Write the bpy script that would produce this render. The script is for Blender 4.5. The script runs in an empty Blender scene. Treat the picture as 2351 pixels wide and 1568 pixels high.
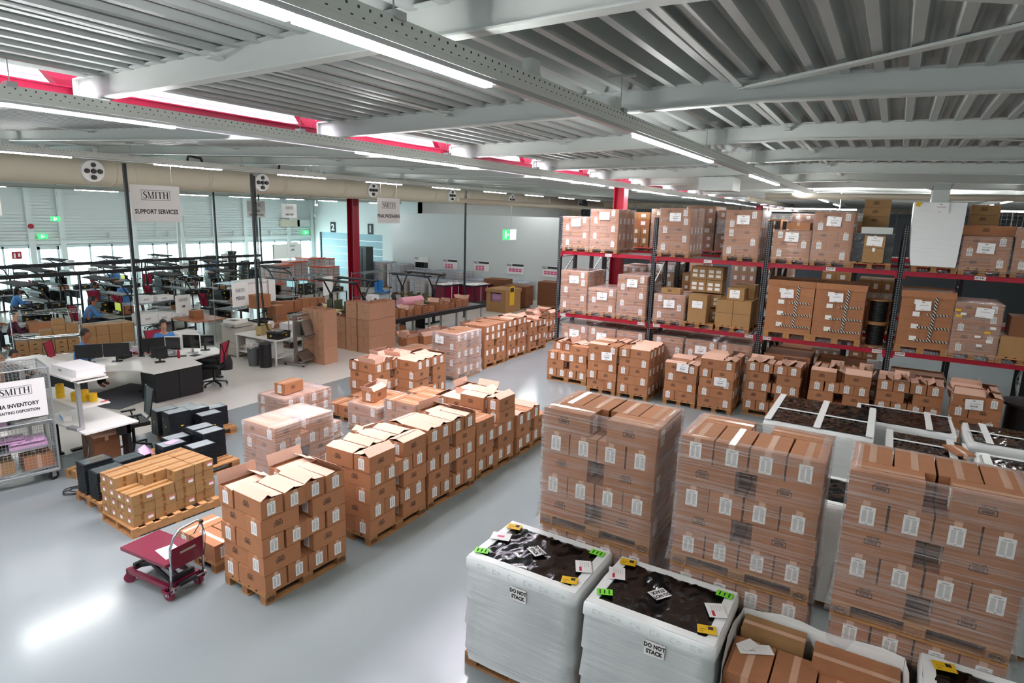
import bpy, math, random
from math import sin, cos, pi, radians
from mathutils import Vector, Matrix, Euler
random.seed(7)
C = bpy.context.scene
COL = C.collection

# ---------------------------------------------------------------- camera, world, exposure
cam_d = bpy.data.cameras.new('camera'); cam = bpy.data.objects.new('camera', cam_d); COL.objects.link(cam)
cam_d.sensor_fit = 'HORIZONTAL'; cam_d.sensor_width = 36.0; cam_d.lens = 36.0*1434.58/2351.0
cam_d.clip_start = 0.05; cam_d.clip_end = 300
_yaw, _pit, _rol, _h = 0.538584, 0.200468, 0.0292095, 4.5234
_f = Vector((cos(_pit)*cos(_yaw), cos(_pit)*sin(_yaw), -sin(_pit)))
_r0 = Vector((sin(_yaw), -cos(_yaw), 0)); _u0 = _r0.cross(_f)
_r = _r0*cos(_rol)+_u0*sin(_rol); _u = -_r0*sin(_rol)+_u0*cos(_rol)
_m = Matrix((( _r.x,_u.x,-_f.x,0),(_r.y,_u.y,-_f.y,0),(_r.z,_u.z,-_f.z,_h),(0,0,0,1)))
cam.matrix_world = _m
C.camera = cam
W = bpy.data.worlds.new('sky'); C.world = W; W.use_nodes = True
W.node_tree.nodes['Background'].inputs[0].default_value = (0.86, 0.93, 1.0, 1)
W.node_tree.nodes['Background'].inputs[1].default_value = 1.0
C.view_settings.view_transform = 'Standard'; C.view_settings.look = 'None'
C.view_settings.exposure = 1.0; C.view_settings.gamma = 1.0; C.view_settings.use_curve_mapping = False
C.cycles.use_denoising = True
C.cycles.max_bounces = 6; C.cycles.diffuse_bounces = 3; C.cycles.glossy_bounces = 3
C.cycles.transparent_max_bounces = 24; C.cycles.transmission_bounces = 4
C.cycles.caustics_reflective = False; C.cycles.caustics_refractive = False
C.cycles.sample_clamp_indirect = 4.0

LAMP_E, PANE_E, SKY_E = 58.0, 6.5, 8.0   # tube lamps, window panes in daylight, roof lights

# ---------------------------------------------------------------- materials
def lin(h):
    h = h.lstrip('#'); c = [int(h[i:i+2], 16)/255 for i in (0, 2, 4)]
    return tuple(((x+0.055)/1.055)**2.4 if x > 0.04045 else x/12.92 for x in c)+(1,)
MATS = {}
def mat(name, hexc, rough=0.6, metal=0.0, emit=0.0, noise=0.0, nscale=6.0, bump=0.0, bscale=40.0, rnd=0.0, coat=0.0, stretch=(1,1,1), spec=None, alpha=1.0):
    if name in MATS: return MATS[name]
    m = bpy.data.materials.new(name); m.use_nodes = True; nt = m.node_tree; N = nt.nodes; Lk = nt.links
    b = N['Principled BSDF']; c = lin(hexc)
    b.inputs['Base Color'].default_value = c; b.inputs['Roughness'].default_value = rough; b.inputs['Metallic'].default_value = metal
    if coat: b.inputs['Coat Weight'].default_value = coat; b.inputs['Coat Roughness'].default_value = 0.06
    if spec is not None: b.inputs['Specular IOR Level'].default_value = spec
    if alpha < 1: b.inputs['Alpha'].default_value = alpha
    if emit:
        b.inputs['Emission Color'].default_value = c; b.inputs['Emission Strength'].default_value = emit
    src = None
    if noise or bump:
        tc = N.new('ShaderNodeTexCoord'); mp = N.new('ShaderNodeMapping'); mp.inputs['Scale'].default_value = stretch
        Lk.new(tc.outputs['Object'], mp.inputs[0])
    if noise:
        nz = N.new('ShaderNodeTexNoise'); nz.inputs['Scale'].default_value = nscale; nz.inputs['Detail'].default_value = 3
        Lk.new(mp.outputs[0], nz.inputs['Vector'])
        mr = N.new('ShaderNodeMapRange'); mr.inputs['From Min'].default_value = 0.3; mr.inputs['From Max'].default_value = 0.7
        mr.inputs['To Min'].default_value = 1-noise; mr.inputs['To Max'].default_value = 1+noise
        Lk.new(nz.outputs['Fac'], mr.inputs['Value'])
        hv = N.new('ShaderNodeHueSaturation'); hv.inputs['Color'].default_value = c
        Lk.new(mr.outputs[0], hv.inputs['Value']); src = hv
    if rnd:
        oi = N.new('ShaderNodeObjectInfo'); mr2 = N.new('ShaderNodeMapRange')
        mr2.inputs['To Min'].default_value = 1-rnd; mr2.inputs['To Max'].default_value = 1+rnd*0.6
        Lk.new(oi.outputs['Random'], mr2.inputs['Value'])
        hv2 = N.new('ShaderNodeHueSaturation'); hv2.inputs['Color'].default_value = c
        if src: Lk.new(src.outputs[0], hv2.inputs['Color'])
        Lk.new(mr2.outputs[0], hv2.inputs['Value']); src = hv2
    if src: Lk.new(src.outputs[0], b.inputs['Base Color'])
    if bump:
        n2 = N.new('ShaderNodeTexNoise'); n2.inputs['Scale'].default_value = bscale; n2.inputs['Detail'].default_value = 4
        Lk.new(mp.outputs[0], n2.inputs['Vector'])
        bp = N.new('ShaderNodeBump'); bp.inputs['Strength'].default_value = bump; bp.inputs['Distance'].default_value = 0.02
        Lk.new(n2.outputs['Fac'], bp.inputs['Height']); Lk.new(bp.outputs[0], b.inputs['Normal'])
    MATS[name] = m; return m

def film_mat(name, tint, base, streak, scale, rough=0.12):
    """clear stretch film: mostly see-through, whitish streaks and glints along the wrapping direction"""
    if name in MATS: return MATS[name]
    m = bpy.data.materials.new(name); m.use_nodes = True; nt = m.node_tree; N = nt.nodes; Lk = nt.links
    for n in list(N): N.remove(n)
    out = N.new('ShaderNodeOutputMaterial'); mix = N.new('ShaderNodeMixShader'); tr = N.new('ShaderNodeBsdfTransparent')
    pr = N.new('ShaderNodeBsdfPrincipled'); pr.inputs['Base Color'].default_value = lin(tint); pr.inputs['Roughness'].default_value = rough
    pr.inputs['Specular IOR Level'].default_value = 0.9
    tc = N.new('ShaderNodeTexCoord'); mp = N.new('ShaderNodeMapping'); mp.inputs['Scale'].default_value = scale
    mp.inputs['Rotation'].default_value = (0.05, 0.09, 0)
    nz = N.new('ShaderNodeTexNoise'); nz.inputs['Scale'].default_value = 1.0; nz.inputs['Detail'].default_value = 5
    Lk.new(tc.outputs['Object'], mp.inputs[0]); Lk.new(mp.outputs[0], nz.inputs['Vector'])
    mr = N.new('ShaderNodeMapRange'); mr.inputs['From Min'].default_value = 0.42; mr.inputs['From Max'].default_value = 0.75
    mr.inputs['To Min'].default_value = base; mr.inputs['To Max'].default_value = streak
    lw = N.new('ShaderNodeLayerWeight'); lw.inputs['Blend'].default_value = 0.5
    pw = N.new('ShaderNodeMath'); pw.operation = 'POWER'; pw.inputs[1].default_value = 2.2; Lk.new(lw.outputs['Facing'], pw.inputs[0])
    ad = N.new('ShaderNodeMath'); ad.operation = 'MULTIPLY_ADD'; ad.inputs[1].default_value = 0.4; ad.use_clamp = True
    Lk.new(nz.outputs['Fac'], mr.inputs['Value']); Lk.new(pw.outputs[0], ad.inputs[0]); Lk.new(mr.outputs[0], ad.inputs[2]); Lk.new(ad.outputs[0], mix.inputs['Fac'])
    bp = N.new('ShaderNodeBump'); bp.inputs['Strength'].default_value = 0.9; bp.inputs['Distance'].default_value = 0.03
    Lk.new(nz.outputs['Fac'], bp.inputs['Height']); Lk.new(bp.outputs[0], pr.inputs['Normal'])
    Lk.new(tr.outputs[0], mix.inputs[1]); Lk.new(pr.outputs[0], mix.inputs[2]); Lk.new(mix.outputs[0], out.inputs['Surface'])
    MATS[name] = m; return m

def stripes_mat(name, paper, ink, kind='label'):
    """printed sheet: rows of small print in columns, drawn in the sheet's own 0..1 frame"""
    if name in MATS: return MATS[name]
    m = bpy.data.materials.new(name); m.use_nodes = True; nt = m.node_tree; N = nt.nodes; Lk = nt.links
    b = N['Principled BSDF']; b.inputs['Roughness'].default_value = 0.55
    tc = N.new('ShaderNodeTexCoord'); sp = N.new('ShaderNodeSeparateXYZ'); Lk.new(tc.outputs['Generated'], sp.inputs[0])
    X, Z = sp.outputs[0], sp.outputs[2]
    def M(op, a, bb=None, c=None):
        n = N.new('ShaderNodeMath'); n.operation = op
        for i, v in enumerate((a, bb, c)):
            if v is None: continue
            if isinstance(v, (int, float)): n.inputs[i].default_value = v
            else: Lk.new(v, n.inputs[i])
        return n.outputs[0]
    def near(s, c0, w): return M('COMPARE', s, c0, w)
    if kind == 'label':
        rows = M('GREATER_THAN', M('FRACT', M('MULTIPLY', Z, 26)), 0.45)
        body = M('MULTIPLY', M('MAXIMUM', near(X, 0.29, 0.15), near(X, 0.71, 0.15)), near(Z, 0.46, 0.34))
        head = M('MULTIPLY', near(X, 0.5, 0.25), near(Z, 0.88, 0.025)); foot = M('MULTIPLY', near(X, 0.5, 0.09), near(Z, 0.06, 0.02))
        f = M('MINIMUM', M('ADD', M('ADD', M('MULTIPLY', rows, body), head), foot), 1)
    elif kind == 'placard':
        f = M('MULTIPLY', near(X, 0.5, 0.09), near(Z, 0.86, 0.04))
        f = M('ADD', f, M('MULTIPLY', M('MULTIPLY', near(X, 0.55, 0.28), near(Z, 0.58, 0.05)), 0.45)); f = M('ADD', f, M('MULTIPLY', near(X, 0.45, 0.1), near(Z, 0.1, 0.025)))
        f = M('MINIMUM', f, 1)
    else:
        rows = M('GREATER_THAN', M('FRACT', M('MULTIPLY', Z, 14)), 0.5)
        f = M('MULTIPLY', M('MULTIPLY', rows, near(X, 0.5, 0.38)), near(Z, 0.5, 0.4))
    mx = N.new('ShaderNodeMix'); mx.data_type = 'RGBA'; mx.inputs[6].default_value = lin(paper); mx.inputs[7].default_value = lin(ink)
    Lk.new(M('MULTIPLY', f, 0.7), mx.inputs[0]); Lk.new(mx.outputs[2], b.inputs['Base Color'])
    MATS[name] = m; return m

def hazard_mat(name):
    m = bpy.data.materials.new(name); m.use_nodes = True; nt = m.node_tree; N = nt.nodes; Lk = nt.links
    b = N['Principled BSDF']; b.inputs['Roughness'].default_value = 0.3
    tc = N.new('ShaderNodeTexCoord'); mp = N.new('ShaderNodeMapping'); mp.inputs['Rotation'].default_value = (radians(40), 0, 0)
    w = N.new('ShaderNodeTexWave'); w.bands_direction = 'Y'; w.inputs['Scale'].default_value = 7.0
    cr = N.new('ShaderNodeValToRGB'); cr.color_ramp.interpolation = 'CONSTANT'
    cr.color_ramp.elements[0].color = lin('151515'); cr.color_ramp.elements[1].position = 0.6; cr.color_ramp.elements[1].color = lin('d8d4cc')
    Lk.new(tc.outputs['Object'], mp.inputs[0]); Lk.new(mp.outputs[0], w.inputs['Vector']); Lk.new(w.outputs['Fac'], cr.inputs[0]); Lk.new(cr.outputs[0], b.inputs['Base Color'])
    MATS[name] = m; return m

mat('plain_card', 'b5886a', 0.75, noise=0.04, nscale=9, rnd=0.06)
mat('cardboard', 'a9714c', 0.75, noise=0.05, nscale=9, rnd=0.11)
mat('card_flap_lit', 'dbb09a', 0.8)  # flap cardboard, overhead lamp brightness put into its paler, pinker colour
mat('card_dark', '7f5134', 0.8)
mat('kraft', 'a17a4d', 0.7, noise=0.05, nscale=7, rnd=0.08)
mat('tan_tape', '855526', 0.35)
mat('tape', 'd3a88c', 0.18, coat=0.5)
mat('ink', '2a2422', 0.7)
mat('paper', 'f1efec', 0.55)
stripes_mat('label_print', 'f0eeea', '5a5858')
stripes_mat('placard_print', 'f5f3f1', '3a3a3c', 'placard')
stripes_mat('small_print', 'efece6', '6b6a6a', 'rows')
mat('wood', 'ad7c4e', 0.75, noise=0.22, nscale=5, stretch=(1.5, 9, 9), rnd=0.14)
mat('wood_block', '94663f', 0.85, noise=0.3, nscale=60, rnd=0.14)
film_mat('film', 'ece4e2', 0.07, 0.42, (0.8, 0.8, 55))
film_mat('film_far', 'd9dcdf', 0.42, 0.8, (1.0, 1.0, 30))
film_mat('film_dense', 'ece6e4', 0.09, 0.45, (1.0, 1.0, 60))
mat('white_film', 'f1f3f1', 0.35, noise=0.02, nscale=3, bump=0.3, bscale=3.0, stretch=(0.6, 0.6, 7), spec=0.5)
mat('black_film', '06070a', 0.14, bump=0.55, bscale=3.0, stretch=(1.6, 1.0, 1), spec=0.8)
mat('white_paint', 'c9ceca', 0.45)
mat('steel_paint', 'd6dad3', 0.42)
mat('galv', 'a9adac', 0.4, metal=0.6)
mat('deck_metal', 'afb5b3', 0.45, metal=0.1, noise=0.04, nscale=3)
mat('red_steel', 'a30f2b', 0.38)
mat('truss_skylit', 'a80f3f', 0.4)  # truss crimson with the pink tint of skylight put into the colour
mat('black_steel', '16171b', 0.45)
mat('black_plastic', '17181b', 0.38)
mat('beige', 'cfc6b2', 0.55)
mat('chrome', 'c9ccd0', 0.18, metal=1.0)
mat('lamp', 'ffffff', 0.5, emit=LAMP_E)
mat('pane_glow', 'd3f0f4', 0.4, emit=PANE_E)
mat('roof_glow', 'f2f2fb', 0.4, emit=SKY_E)

# ---------------------------------------------------------------- mesh building
class MB:
    def __init__(s): s.v, s.f, s.m = [], [], []
    def poly(s, pts, m=0):
        n = len(s.v); s.v += [tuple(p) for p in pts]; s.f.append(tuple(range(n, n+len(pts)))); s.m.append(m); return s
    def box(s, cx, cy, cz, sx, sy, sz, m=0, rz=0.0, rx=0.0, ry=0.0):
        x, y, z = sx/2, sy/2, sz/2
        p = [(-x,-y,-z),(x,-y,-z),(x,y,-z),(-x,y,-z),(-x,-y,z),(x,-y,z),(x,y,z),(-x,y,z)]
        if rz or rx or ry:
            R = Euler((rx, ry, rz)).to_matrix(); p = [tuple(R @ Vector(q)) for q in p]
        n = len(s.v); s.v += [(a+cx, b+cy, c+cz) for a, b, c in p]
        for q in ((0,3,2,1),(4,5,6,7),(0,1,5,4),(1,2,6,5),(2,3,7,6),(3,0,4,7)): s.f.append(tuple(n+i for i in q)); s.m.append(m)
        return s
    def b2(s, x0, x1, y0, y1, z0, z1, m=0): return s.box((x0+x1)/2, (y0+y1)/2, (z0+z1)/2, abs(x1-x0), abs(y1-y0), abs(z1-z0), m)
    def bar(s, p, q, w, h=None, m=0):
        """rectangular bar from p to q"""
        p, q = Vector(p), Vector(q); d = q-p; L = d.length; h = h or w
        if L < 1e-6: return s
        d.normalize(); up = Vector((0,0,1)) if abs(d.z) < 0.95 else Vector((1,0,0))
        a = d.cross(up).normalized(); b = a.cross(d).normalized(); n = len(s.v)
        for o in (p, q):
            for i, j in ((-1,-1),(1,-1),(1,1),(-1,1)): s.v.append(tuple(o+a*(i*w/2)+b*(j*h/2)))
        for t in ((0,1,2,3),(7,6,5,4),(0,4,5,1),(1,5,6,2),(2,6,7,3),(3,7,4,0)): s.f.append(tuple(n+i for i in t)); s.m.append(m)
        return s
    def cyl(s, p, q, r, r2=None, n=12, m=0, caps=True):
        p, q = Vector(p), Vector(q); d = (q-p).normalized(); r2 = r if r2 is None else r2
        up = Vector((0,0,1)) if abs(d.z) < 0.95 else Vector((1,0,0)); a = d.cross(up).normalized(); b = a.cross(d).normalized(); k = len(s.v)
        for o, R in ((p, r), (q, r2)):
            for i in range(n):
                t = 2*pi*i/n; s.v.append(tuple(o+a*(R*cos(t))+b*(R*sin(t))))
        for i in range(n):
            j = (i+1) % n; s.f.append((k+i, k+n+i, k+n+j, k+j)); s.m.append(m)
        if caps:
            s.f.append(tuple(k+i for i in range(n))); s.m.append(m); s.f.append(tuple(k+n+i for i in reversed(range(n)))); s.m.append(m)
        return s
    def tube(s, pts, r, n=8, m=0):
        pts = [Vector(p) for p in pts]; k0 = len(s.v); N = len(pts); prev = None
        for i, p in enumerate(pts):
            d = (pts[min(i+1, N-1)]-pts[max(i-1, 0)]).normalized()
            if prev is None:
                up = Vector((0,0,1)) if abs(d.z) < 0.9 else Vector((1,0,0)); a = d.cross(up).normalized()
            else: a = (prev-d*prev.dot(d)).normalized()
            prev = a; b = d.cross(a)
            R = r[i] if isinstance(r, (list, tuple)) else r
            for t in range(n): s.v.append(tuple(p+a*(R*cos(2*pi*t/n))+b*(R*sin(2*pi*t/n))))
        for i in range(N-1):
            for t in range(n):
                u = (t+1) % n; k = k0+i*n; s.f.append((k+t, k+u, k+n+u, k+n+t)); s.m.append(m)
        s.f.append(tuple(k0+t for t in reversed(range(n)))); s.m.append(m); s.f.append(tuple(k0+(N-1)*n+t for t in range(n))); s.m.append(m)
        return s
    def lathe(s, prof, cx=0, cy=0, n=20, m=0):
        k = len(s.v)
        for r, z in prof:
            for t in range(n): s.v.append((cx+r*cos(2*pi*t/n), cy+r*sin(2*pi*t/n), z))
        for i in range(len(prof)-1):
            for t in range(n):
                u = (t+1) % n; a = k+i*n; s.f.append((a+t, a+u, a+n+u, a+n+t)); s.m.append(m)
        return s
    def prism(s, pts, z0, z1, m=0):
        n = len(pts); k = len(s.v); s.v += [(x, y, z0) for x, y in pts]+[(x, y, z1) for x, y in pts]
        s.f.append(tuple(k+i for i in reversed(range(n)))); s.m.append(m); s.f.append(tuple(k+n+i for i in range(n))); s.m.append(m)
        for i in range(n):
            j = (i+1) % n; s.f.append((k+i, k+j, k+n+j, k+n+i)); s.m.append(m)
        return s
    def add(s, o, M=None, moff=0):
        k = len(s.v); s.v += [tuple(M @ Vector(p)) for p in o.v] if M else o.v
        s.f += [tuple(k+i for i in q) for q in o.f]; s.m += [i+moff for i in o.m]; return s
    def mesh(s, name, mats, smooth=False):
        me = bpy.data.meshes.new(name); me.from_pydata(s.v, [], s.f)
        for m in (mats if isinstance(mats, (list, tuple)) else [mats]): me.materials.append(MATS[m])
        me.polygons.foreach_set('material_index', s.m)
        if smooth:
            me.polygons.foreach_set('use_smooth', [True]*len(s.f))
        me.update(); return me

def put(name, me, parent=None, loc=(0,0,0), rz=0.0, rot=None, scale=None):
    if isinstance(me, tuple): me = me[0].mesh(name, *me[1:])
    o = bpy.data.objects.new(name, me); COL.objects.link(o); o.location = loc
    o.rotation_euler = rot if rot else (0, 0, rz)
    if scale: o.scale = scale
    if parent: o.parent = parent
    return o
def tag(o, label, cat, group=None, kind=None):
    o['label'] = label; o['category'] = cat
    if group: o['group'] = group
    if kind: o['kind'] = kind
    return o
def thing(name, label, cat, loc=(0,0,0), rz=0.0, group=None):
    o = bpy.data.objects.new(name, None); COL.objects.link(o); o.empty_display_size = 0.1
    o.location = loc; o.rotation_euler = (0, 0, rz); return tag(o, label, cat, group)
def struct(name, mb, mats, label=None, smooth=False):
    o = put(name, mb.mesh(name, mats, smooth)); o['kind'] = 'structure'
    if label: o['label'] = label
    return o
_kids = {}
def adopt(root):
    _kids.setdefault(root.name, [])
def copy_tree(o, loc=None, rz=None, label=None, parent=None):
    c = o.copy(); COL.objects.link(c)
    if parent: c.parent = parent
    if loc is not None: c.location = loc
    if rz is not None: c.rotation_euler = (0, 0, rz)
    if label: c['label'] = label
    for ch in CH.get(o, []) or [x for x in o.children]: copy_tree(ch, parent=c)
    return c
CH = {}
_txt = {}
def text(s, size=1.0, bold=0.0, align='CENTER', sx=1.0, space=1.0):
    """flat lettering in the XZ plane facing -Y, centred on the origin; returned as an MB"""
    key = (s, size, bold, align, sx, space)
    if key in _txt: return _txt[key]
    cu = bpy.data.curves.new('t', 'FONT'); cu.body = s; cu.size = size; cu.align_x = align; cu.align_y = 'CENTER'; cu.offset = bold; cu.space_line = space; cu.resolution_u = 2
    ob = bpy.data.objects.new('t', cu); me = ob.to_mesh(); mb = MB()
    mb.v = [(v.co.x*sx, 0.0, v.co.y) for v in me.vertices]; mb.f = [tuple(p.vertices) for p in me.polygons]; mb.m = [0]*len(mb.f)
    ob.to_mesh_clear(); bpy.data.objects.remove(ob); bpy.data.curves.remove(cu)
    _txt[key] = mb; return mb
def T(x=0, y=0, z=0, rz=0.0, rx=0.0, ry=0.0, s=1.0):
    return Matrix.Translation((x, y, z)) @ Euler((rx, ry, rz)).to_matrix().to_4x4() @ Matrix.Scale(s, 4)
# ================================================================ THE HALL
mat('terrazzo', 'd6d3c9', 0.22, noise=0.05, nscale=55)
mat('epoxy', '838a8a', 0.14, noise=0.03, nscale=0.8)
mat('far_dark', '3c4246', 0.7)
def zb(y):   # underside of the roof beams: two shallow pitches meeting over the truss
    P = [(-15, 5.28), (-2, 5.53), (1.2, 5.6), (7, 5.47), (21, 5.9), (36.2, 5.6)]
    for (a, za), (b, zb_) in zip(P, P[1:]):
        if y <= b: return za+(zb_-za)*(y-a)/(b-a)
    return P[-1][1]
struct('floor', MB().b2(-6, 56, -15, 12.4, -0.2, 0), 'epoxy')
struct('floor.001', MB().b2(-6, 56, 12.4, 36.4, -0.2, 0), 'terrazzo')
# corrugated deck: ribs run along the hall
def deck(y0, y1, x0, x1):
    mb = MB(); pts = []; y = y0
    while y < y1-0.24:
        z = zb(y)+0.2
        for dy, dz in ((0, 0), (0.07, 0), (0.105, 0.12), (0.14, 0.12), (0.165, 0.108), (0.19, 0.12), (0.215, 0.12)): pts.append((y+dy, z+dz))
        y += 0.25
    pts.append((y, zb(y)+0.2))
    for (a, za), (b, zb_) in zip(pts, pts[1:]): mb.poly([(x0, a, za), (x0, b, zb_), (x1, b, zb_), (x1, a, za)])
    return mb
struct('ceiling', deck(-15, 6.75, -5, 56), 'deck_metal')
struct('ceiling.001', deck(8.9, 36.2, -5, 56), 'deck_metal')
mat('monitor_white', 'e2dfe6', 0.5)
m = MB()   # raised roof light over the truss: ribbed white cheeks and a glazed top
for k in range(9):
    z = 5.78+k*0.2
    m.b2(-5, 56, 8.92, 9.0, z, z+0.17); m.b2(-5, 56, 6.62, 6.7, z+0.1, z+0.27)
m.b2(-5, 56, 8.96, 9.02, 5.6, 7.7); m.b2(-5, 56, 6.6, 6.64, 5.75, 7.7)
for x in range(-4, 56, 3): m.b2(x, x+0.09, 6.7, 8.95, 7.5, 7.68)
struct('ceiling.002', m, 'monitor_white')
o = struct('window_1', MB().b2(-5, 56, 6.6, 9.0, 7.72, 7.76), 'roof_glow', 'long glazed roof light above the crimson truss')
# roof beams
BX = [0.3+3.03*k for k in range(17)]
YB = [-15, -2, 1.2, 7.0]; YC = [7.2, 21, 36]
def ibeam(x, ys, h=0.22, w=0.11):
    mb = MB()
    for a, b in zip(ys, ys[1:]):
        za, zb_ = zb(a), zb(b)
        for z0, z1, ww in ((0, 0.014, w), (0.014, h-0.014, 0.012), (h-0.014, h, w)):
            q = ww/2; v = [(x-q, a, za+z0), (x+q, a, za+z0), (x+q, b, zb_+z0), (x-q, b, zb_+z0), (x-q, a, za+z1), (x+q, a, za+z1), (x+q, b, zb_+z1), (x-q, b, zb_+z1)]
            n = len(mb.v); mb.v += v
            for f in ((0,3,2,1),(4,5,6,7),(0,1,5,4),(1,2,6,5),(2,3,7,6),(3,0,4,7)): mb.f.append(tuple(n+i for i in f)); mb.m.append(0)
    mb.b2(x-w/2, x+w/2, ys[0]+0.0, ys[0]+0.015, zb(ys[0]), zb(ys[0])+h); mb.b2(x-w/2, x+w/2, ys[-1]-0.015, ys[-1], zb(ys[-1]), zb(ys[-1])+h)
    return mb
for k, x in enumerate(BX):
    struct('beam', ibeam(x, YB), 'white_paint'); struct('beam', ibeam(x, YC), 'white_paint')
# flat braces between the beams
m = MB()
for k in range(0, 16, 1):
    x0, x1 = BX[k], BX[k+1]
    for y in (4.75, 1.4, -3.4, 13.0, 19.0):
        m.bar((x0, y, zb(y)+0.17), (x1, y, zb(y)+0.15), 0.06, 0.012)
        m.b2(x1-0.12, x1+0.02, y-0.035, y+0.035, zb(y)+0.13, zb(y)+0.15)
for k in (1, 3, 5, 8): m.bar((BX[k]+0.05, 1.3, zb(1.3)+0.14), (BX[k+1], -3.4, zb(-3.4)+0.16), 0.07, 0.014)
m.bar((BX[2], 1.4, zb(1)+0.13), (BX[1], -3.4, 5.78), 0.1, 0.02)
m.bar((BX[4], 2.9, zb(3)+0.1), (BX[3], 1.9, zb(2)+0.12), 0.06, 0.012)
struct('beam_brace', m, 'white_paint')
# crimson truss along the valley
m = MB(); yt = 7.1
def isec(mb, x0, x1, z, h=0.14, w=0.14):
    mb.b2(x0, x1, yt-w/2, yt+w/2, z, z+0.014); mb.b2(x0, x1, yt-0.006, yt+0.006, z, z+h); mb.b2(x0, x1, yt-w/2, yt+w/2, z+h-0.014, z+h)
isec(m, -5, 56, 5.48); isec(m, -5, 56, 7.2)
for k, x in enumerate(BX):
    m.bar((x, yt+0.12, 5.5), (x, yt+0.12, 7.3), 0.13, 0.13)
    m.bar((x-0.03, yt+0.1, 5.6), (x-1.35, yt+0.1, 7.2), 0.1, 0.1); m.bar((x+0.03, yt+0.1, 5.6), (x+1.35, yt+0.1, 7.2), 0.1, 0.1)
struct('beam_truss', m, 'truss_skylit')
def hcol(x, y, z1, w=0.3):
    mb = MB(); mb.b2(x-w/2, x+w/2, y-w/2, y-w/2+0.025, 0, z1); mb.b2(x-w/2, x+w/2, y+w/2-0.025, y+w/2, 0, z1); mb.b2(x-0.01, x+0.01, y-w/2, y+w/2, 0, z1)
    for k in range(int(z1/0.35)): mb.cyl((x-w/2+0.04, y-w/2-0.012, 0.3+k*0.35), (x-w/2+0.04, y-w/2, 0.3+k*0.35), 0.014, n=6)
    return mb
struct('column_red', hcol(17.6, 6.97, 5.47, 0.32), 'red_steel', 'crimson steel column rising behind the red rack')
struct('column_red', hcol(22.2, 22.35, 5.8, 0.4), 'red_steel', 'crimson steel column in front of dock doors 1 and 2')
struct('column_red', hcol(40, 7.08, 5.5, 0.32), 'red_steel')
# window wall (left)
mat('wall_panel', 'd5dddc', 0.42); mat('mullion', 'cfe0e3', 0.4)
m = MB(); m.b2(-6, 32, 36.05, 36.3, 2.55, 6.4)
for k in range(24): m.b2(-6, 32, 36.0, 36.06, 2.6+k*0.155, 2.6+k*0.155+0.125)
m.b2(-6, 32, 36.05, 36.3, 0, 0.35)
struct('wall_left', m, 'wall_panel')
m = MB()
for k, u in enumerate((-2.2, 2.6, 8.6, 14.25, 15.6, 19.15, 21.9, 24.0, 26.15, 29.55, 31.6)):
    m.b2(u-0.13, u+0.13, 35.85, 36.02, 0, 6.0)
m.b2(-6, 31.8, 35.9, 36.02, 2.42, 2.62); m.b2(-6, 31.8, 35.98, 36.02, 2.3, 2.42)
struct('trim_1', m, 'wall_panel')
WX = [-6, -2.2, 2.6, 8.6, 14.25, 15.6, 19.15, 21.9, 24.0, 26.15, 29.55, 31.6]; n = 2
for a, b in zip(WX, WX[1:]):
    if abs(a-14.25) < .01:    # exit door with glazed leaf
        dr = put('door_1', MB().b2(14.45, 14.56, 35.92, 36.0, 0, 2.3).b2(15.3, 15.41, 35.92, 36.0, 0, 2.3).b2(14.45, 15.41, 35.92, 36.0, 2.16, 2.3).b2(14.45, 15.41, 35.92, 36.0, 0, 0.3).mesh('door_1', 'mullion')); dr['kind'] = 'structure'; dr['label'] = 'glazed exit door in the window wall'
        put('pane', MB().b2(14.56, 15.3, 35.97, 35.99, 0.3, 2.16).mesh('pane', 'pane_glow'), dr)
        put('door_closer', MB().b2(14.95, 15.3, 35.85, 35.93, 2.2, 2.27).mesh('door_closer', 'white_paint'), dr)
        continue
    fr = MB(); k = max(2, round((b-a)/1.05)); w = (b-a-0.26)/k
    for i in range(k+1):
        x = a+0.13+i*w; fr.b2(x-0.045, x+0.045, 35.92, 36.02, 0.3, 2.34)
    fr.b2(a, b, 35.92, 36.02, 0.28, 0.36); fr.b2(a, b, 35.92, 36.02, 2.24, 2.34)
    fo = put('window_%d' % n, fr.mesh('w', 'mullion')); fo['kind'] = 'structure'; n += 1
    put('pane', MB().b2(a+0.05, b-0.05, 35.985, 36.0, 0.33, 2.3).mesh('pane', 'pane_glow'), fo)
# dock-door wall (far left), partition, far walls
mat('wall_paint', 'd9dfde', 0.55); mat('door_panel', '8fb0bb', 0.5); mat('beige_wall', 'ecdfc8', 0.6)
m = MB(); X = 31.8
m.b2(X, X+0.2, 35.35, 36.3, 0, 6.2); m.b2(X, X+0.2, 29.35, 35.35, 2.92, 6.2); m.b2(X, X+0.2, 26.1, 29.35, 0, 6.2); m.b2(X, X+0.2, 31.9, 32.5, 0, 2.92); m.b2(29.5, 56, 26.26, 26.4, 0, 4.43); m.b2(31.8, 56, 26.1, 26.3, 0, 6.2)
struct('wall_far', m, 'wall_paint')
for i, (y0, y1) in enumerate(((32.5, 35.35), (29.35, 31.9))):
    m = MB()
    for k in range(6): m.b2(X+0.12, X+0.18, y0, y1, k*0.49+0.01, k*0.49+0.48)
    d = put('door_%d' % (i+2), m.mesh('d', 'door_panel')); d['kind'] = 'structure'
    d['label'] = 'pale blue sectional dock door numbered %d' % (2-i)
    put('door_track', MB().b2(X+0.08, X+0.14, y0, y0+0.06, 0, 2.92).b2(X+0.08, X+0.14, y1-0.06, y1, 0, 2.92).mesh('door_track', 'black_steel'), d)
struct('wall_partition', MB().b2(29.5, 29.62, 11.6, 26.26, 0, 4.43), 'wall_paint')
struct('wall_back', MB().b2(54, 54.3, -15, 28.2, 0, 6.4), 'beige_wall')
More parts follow.
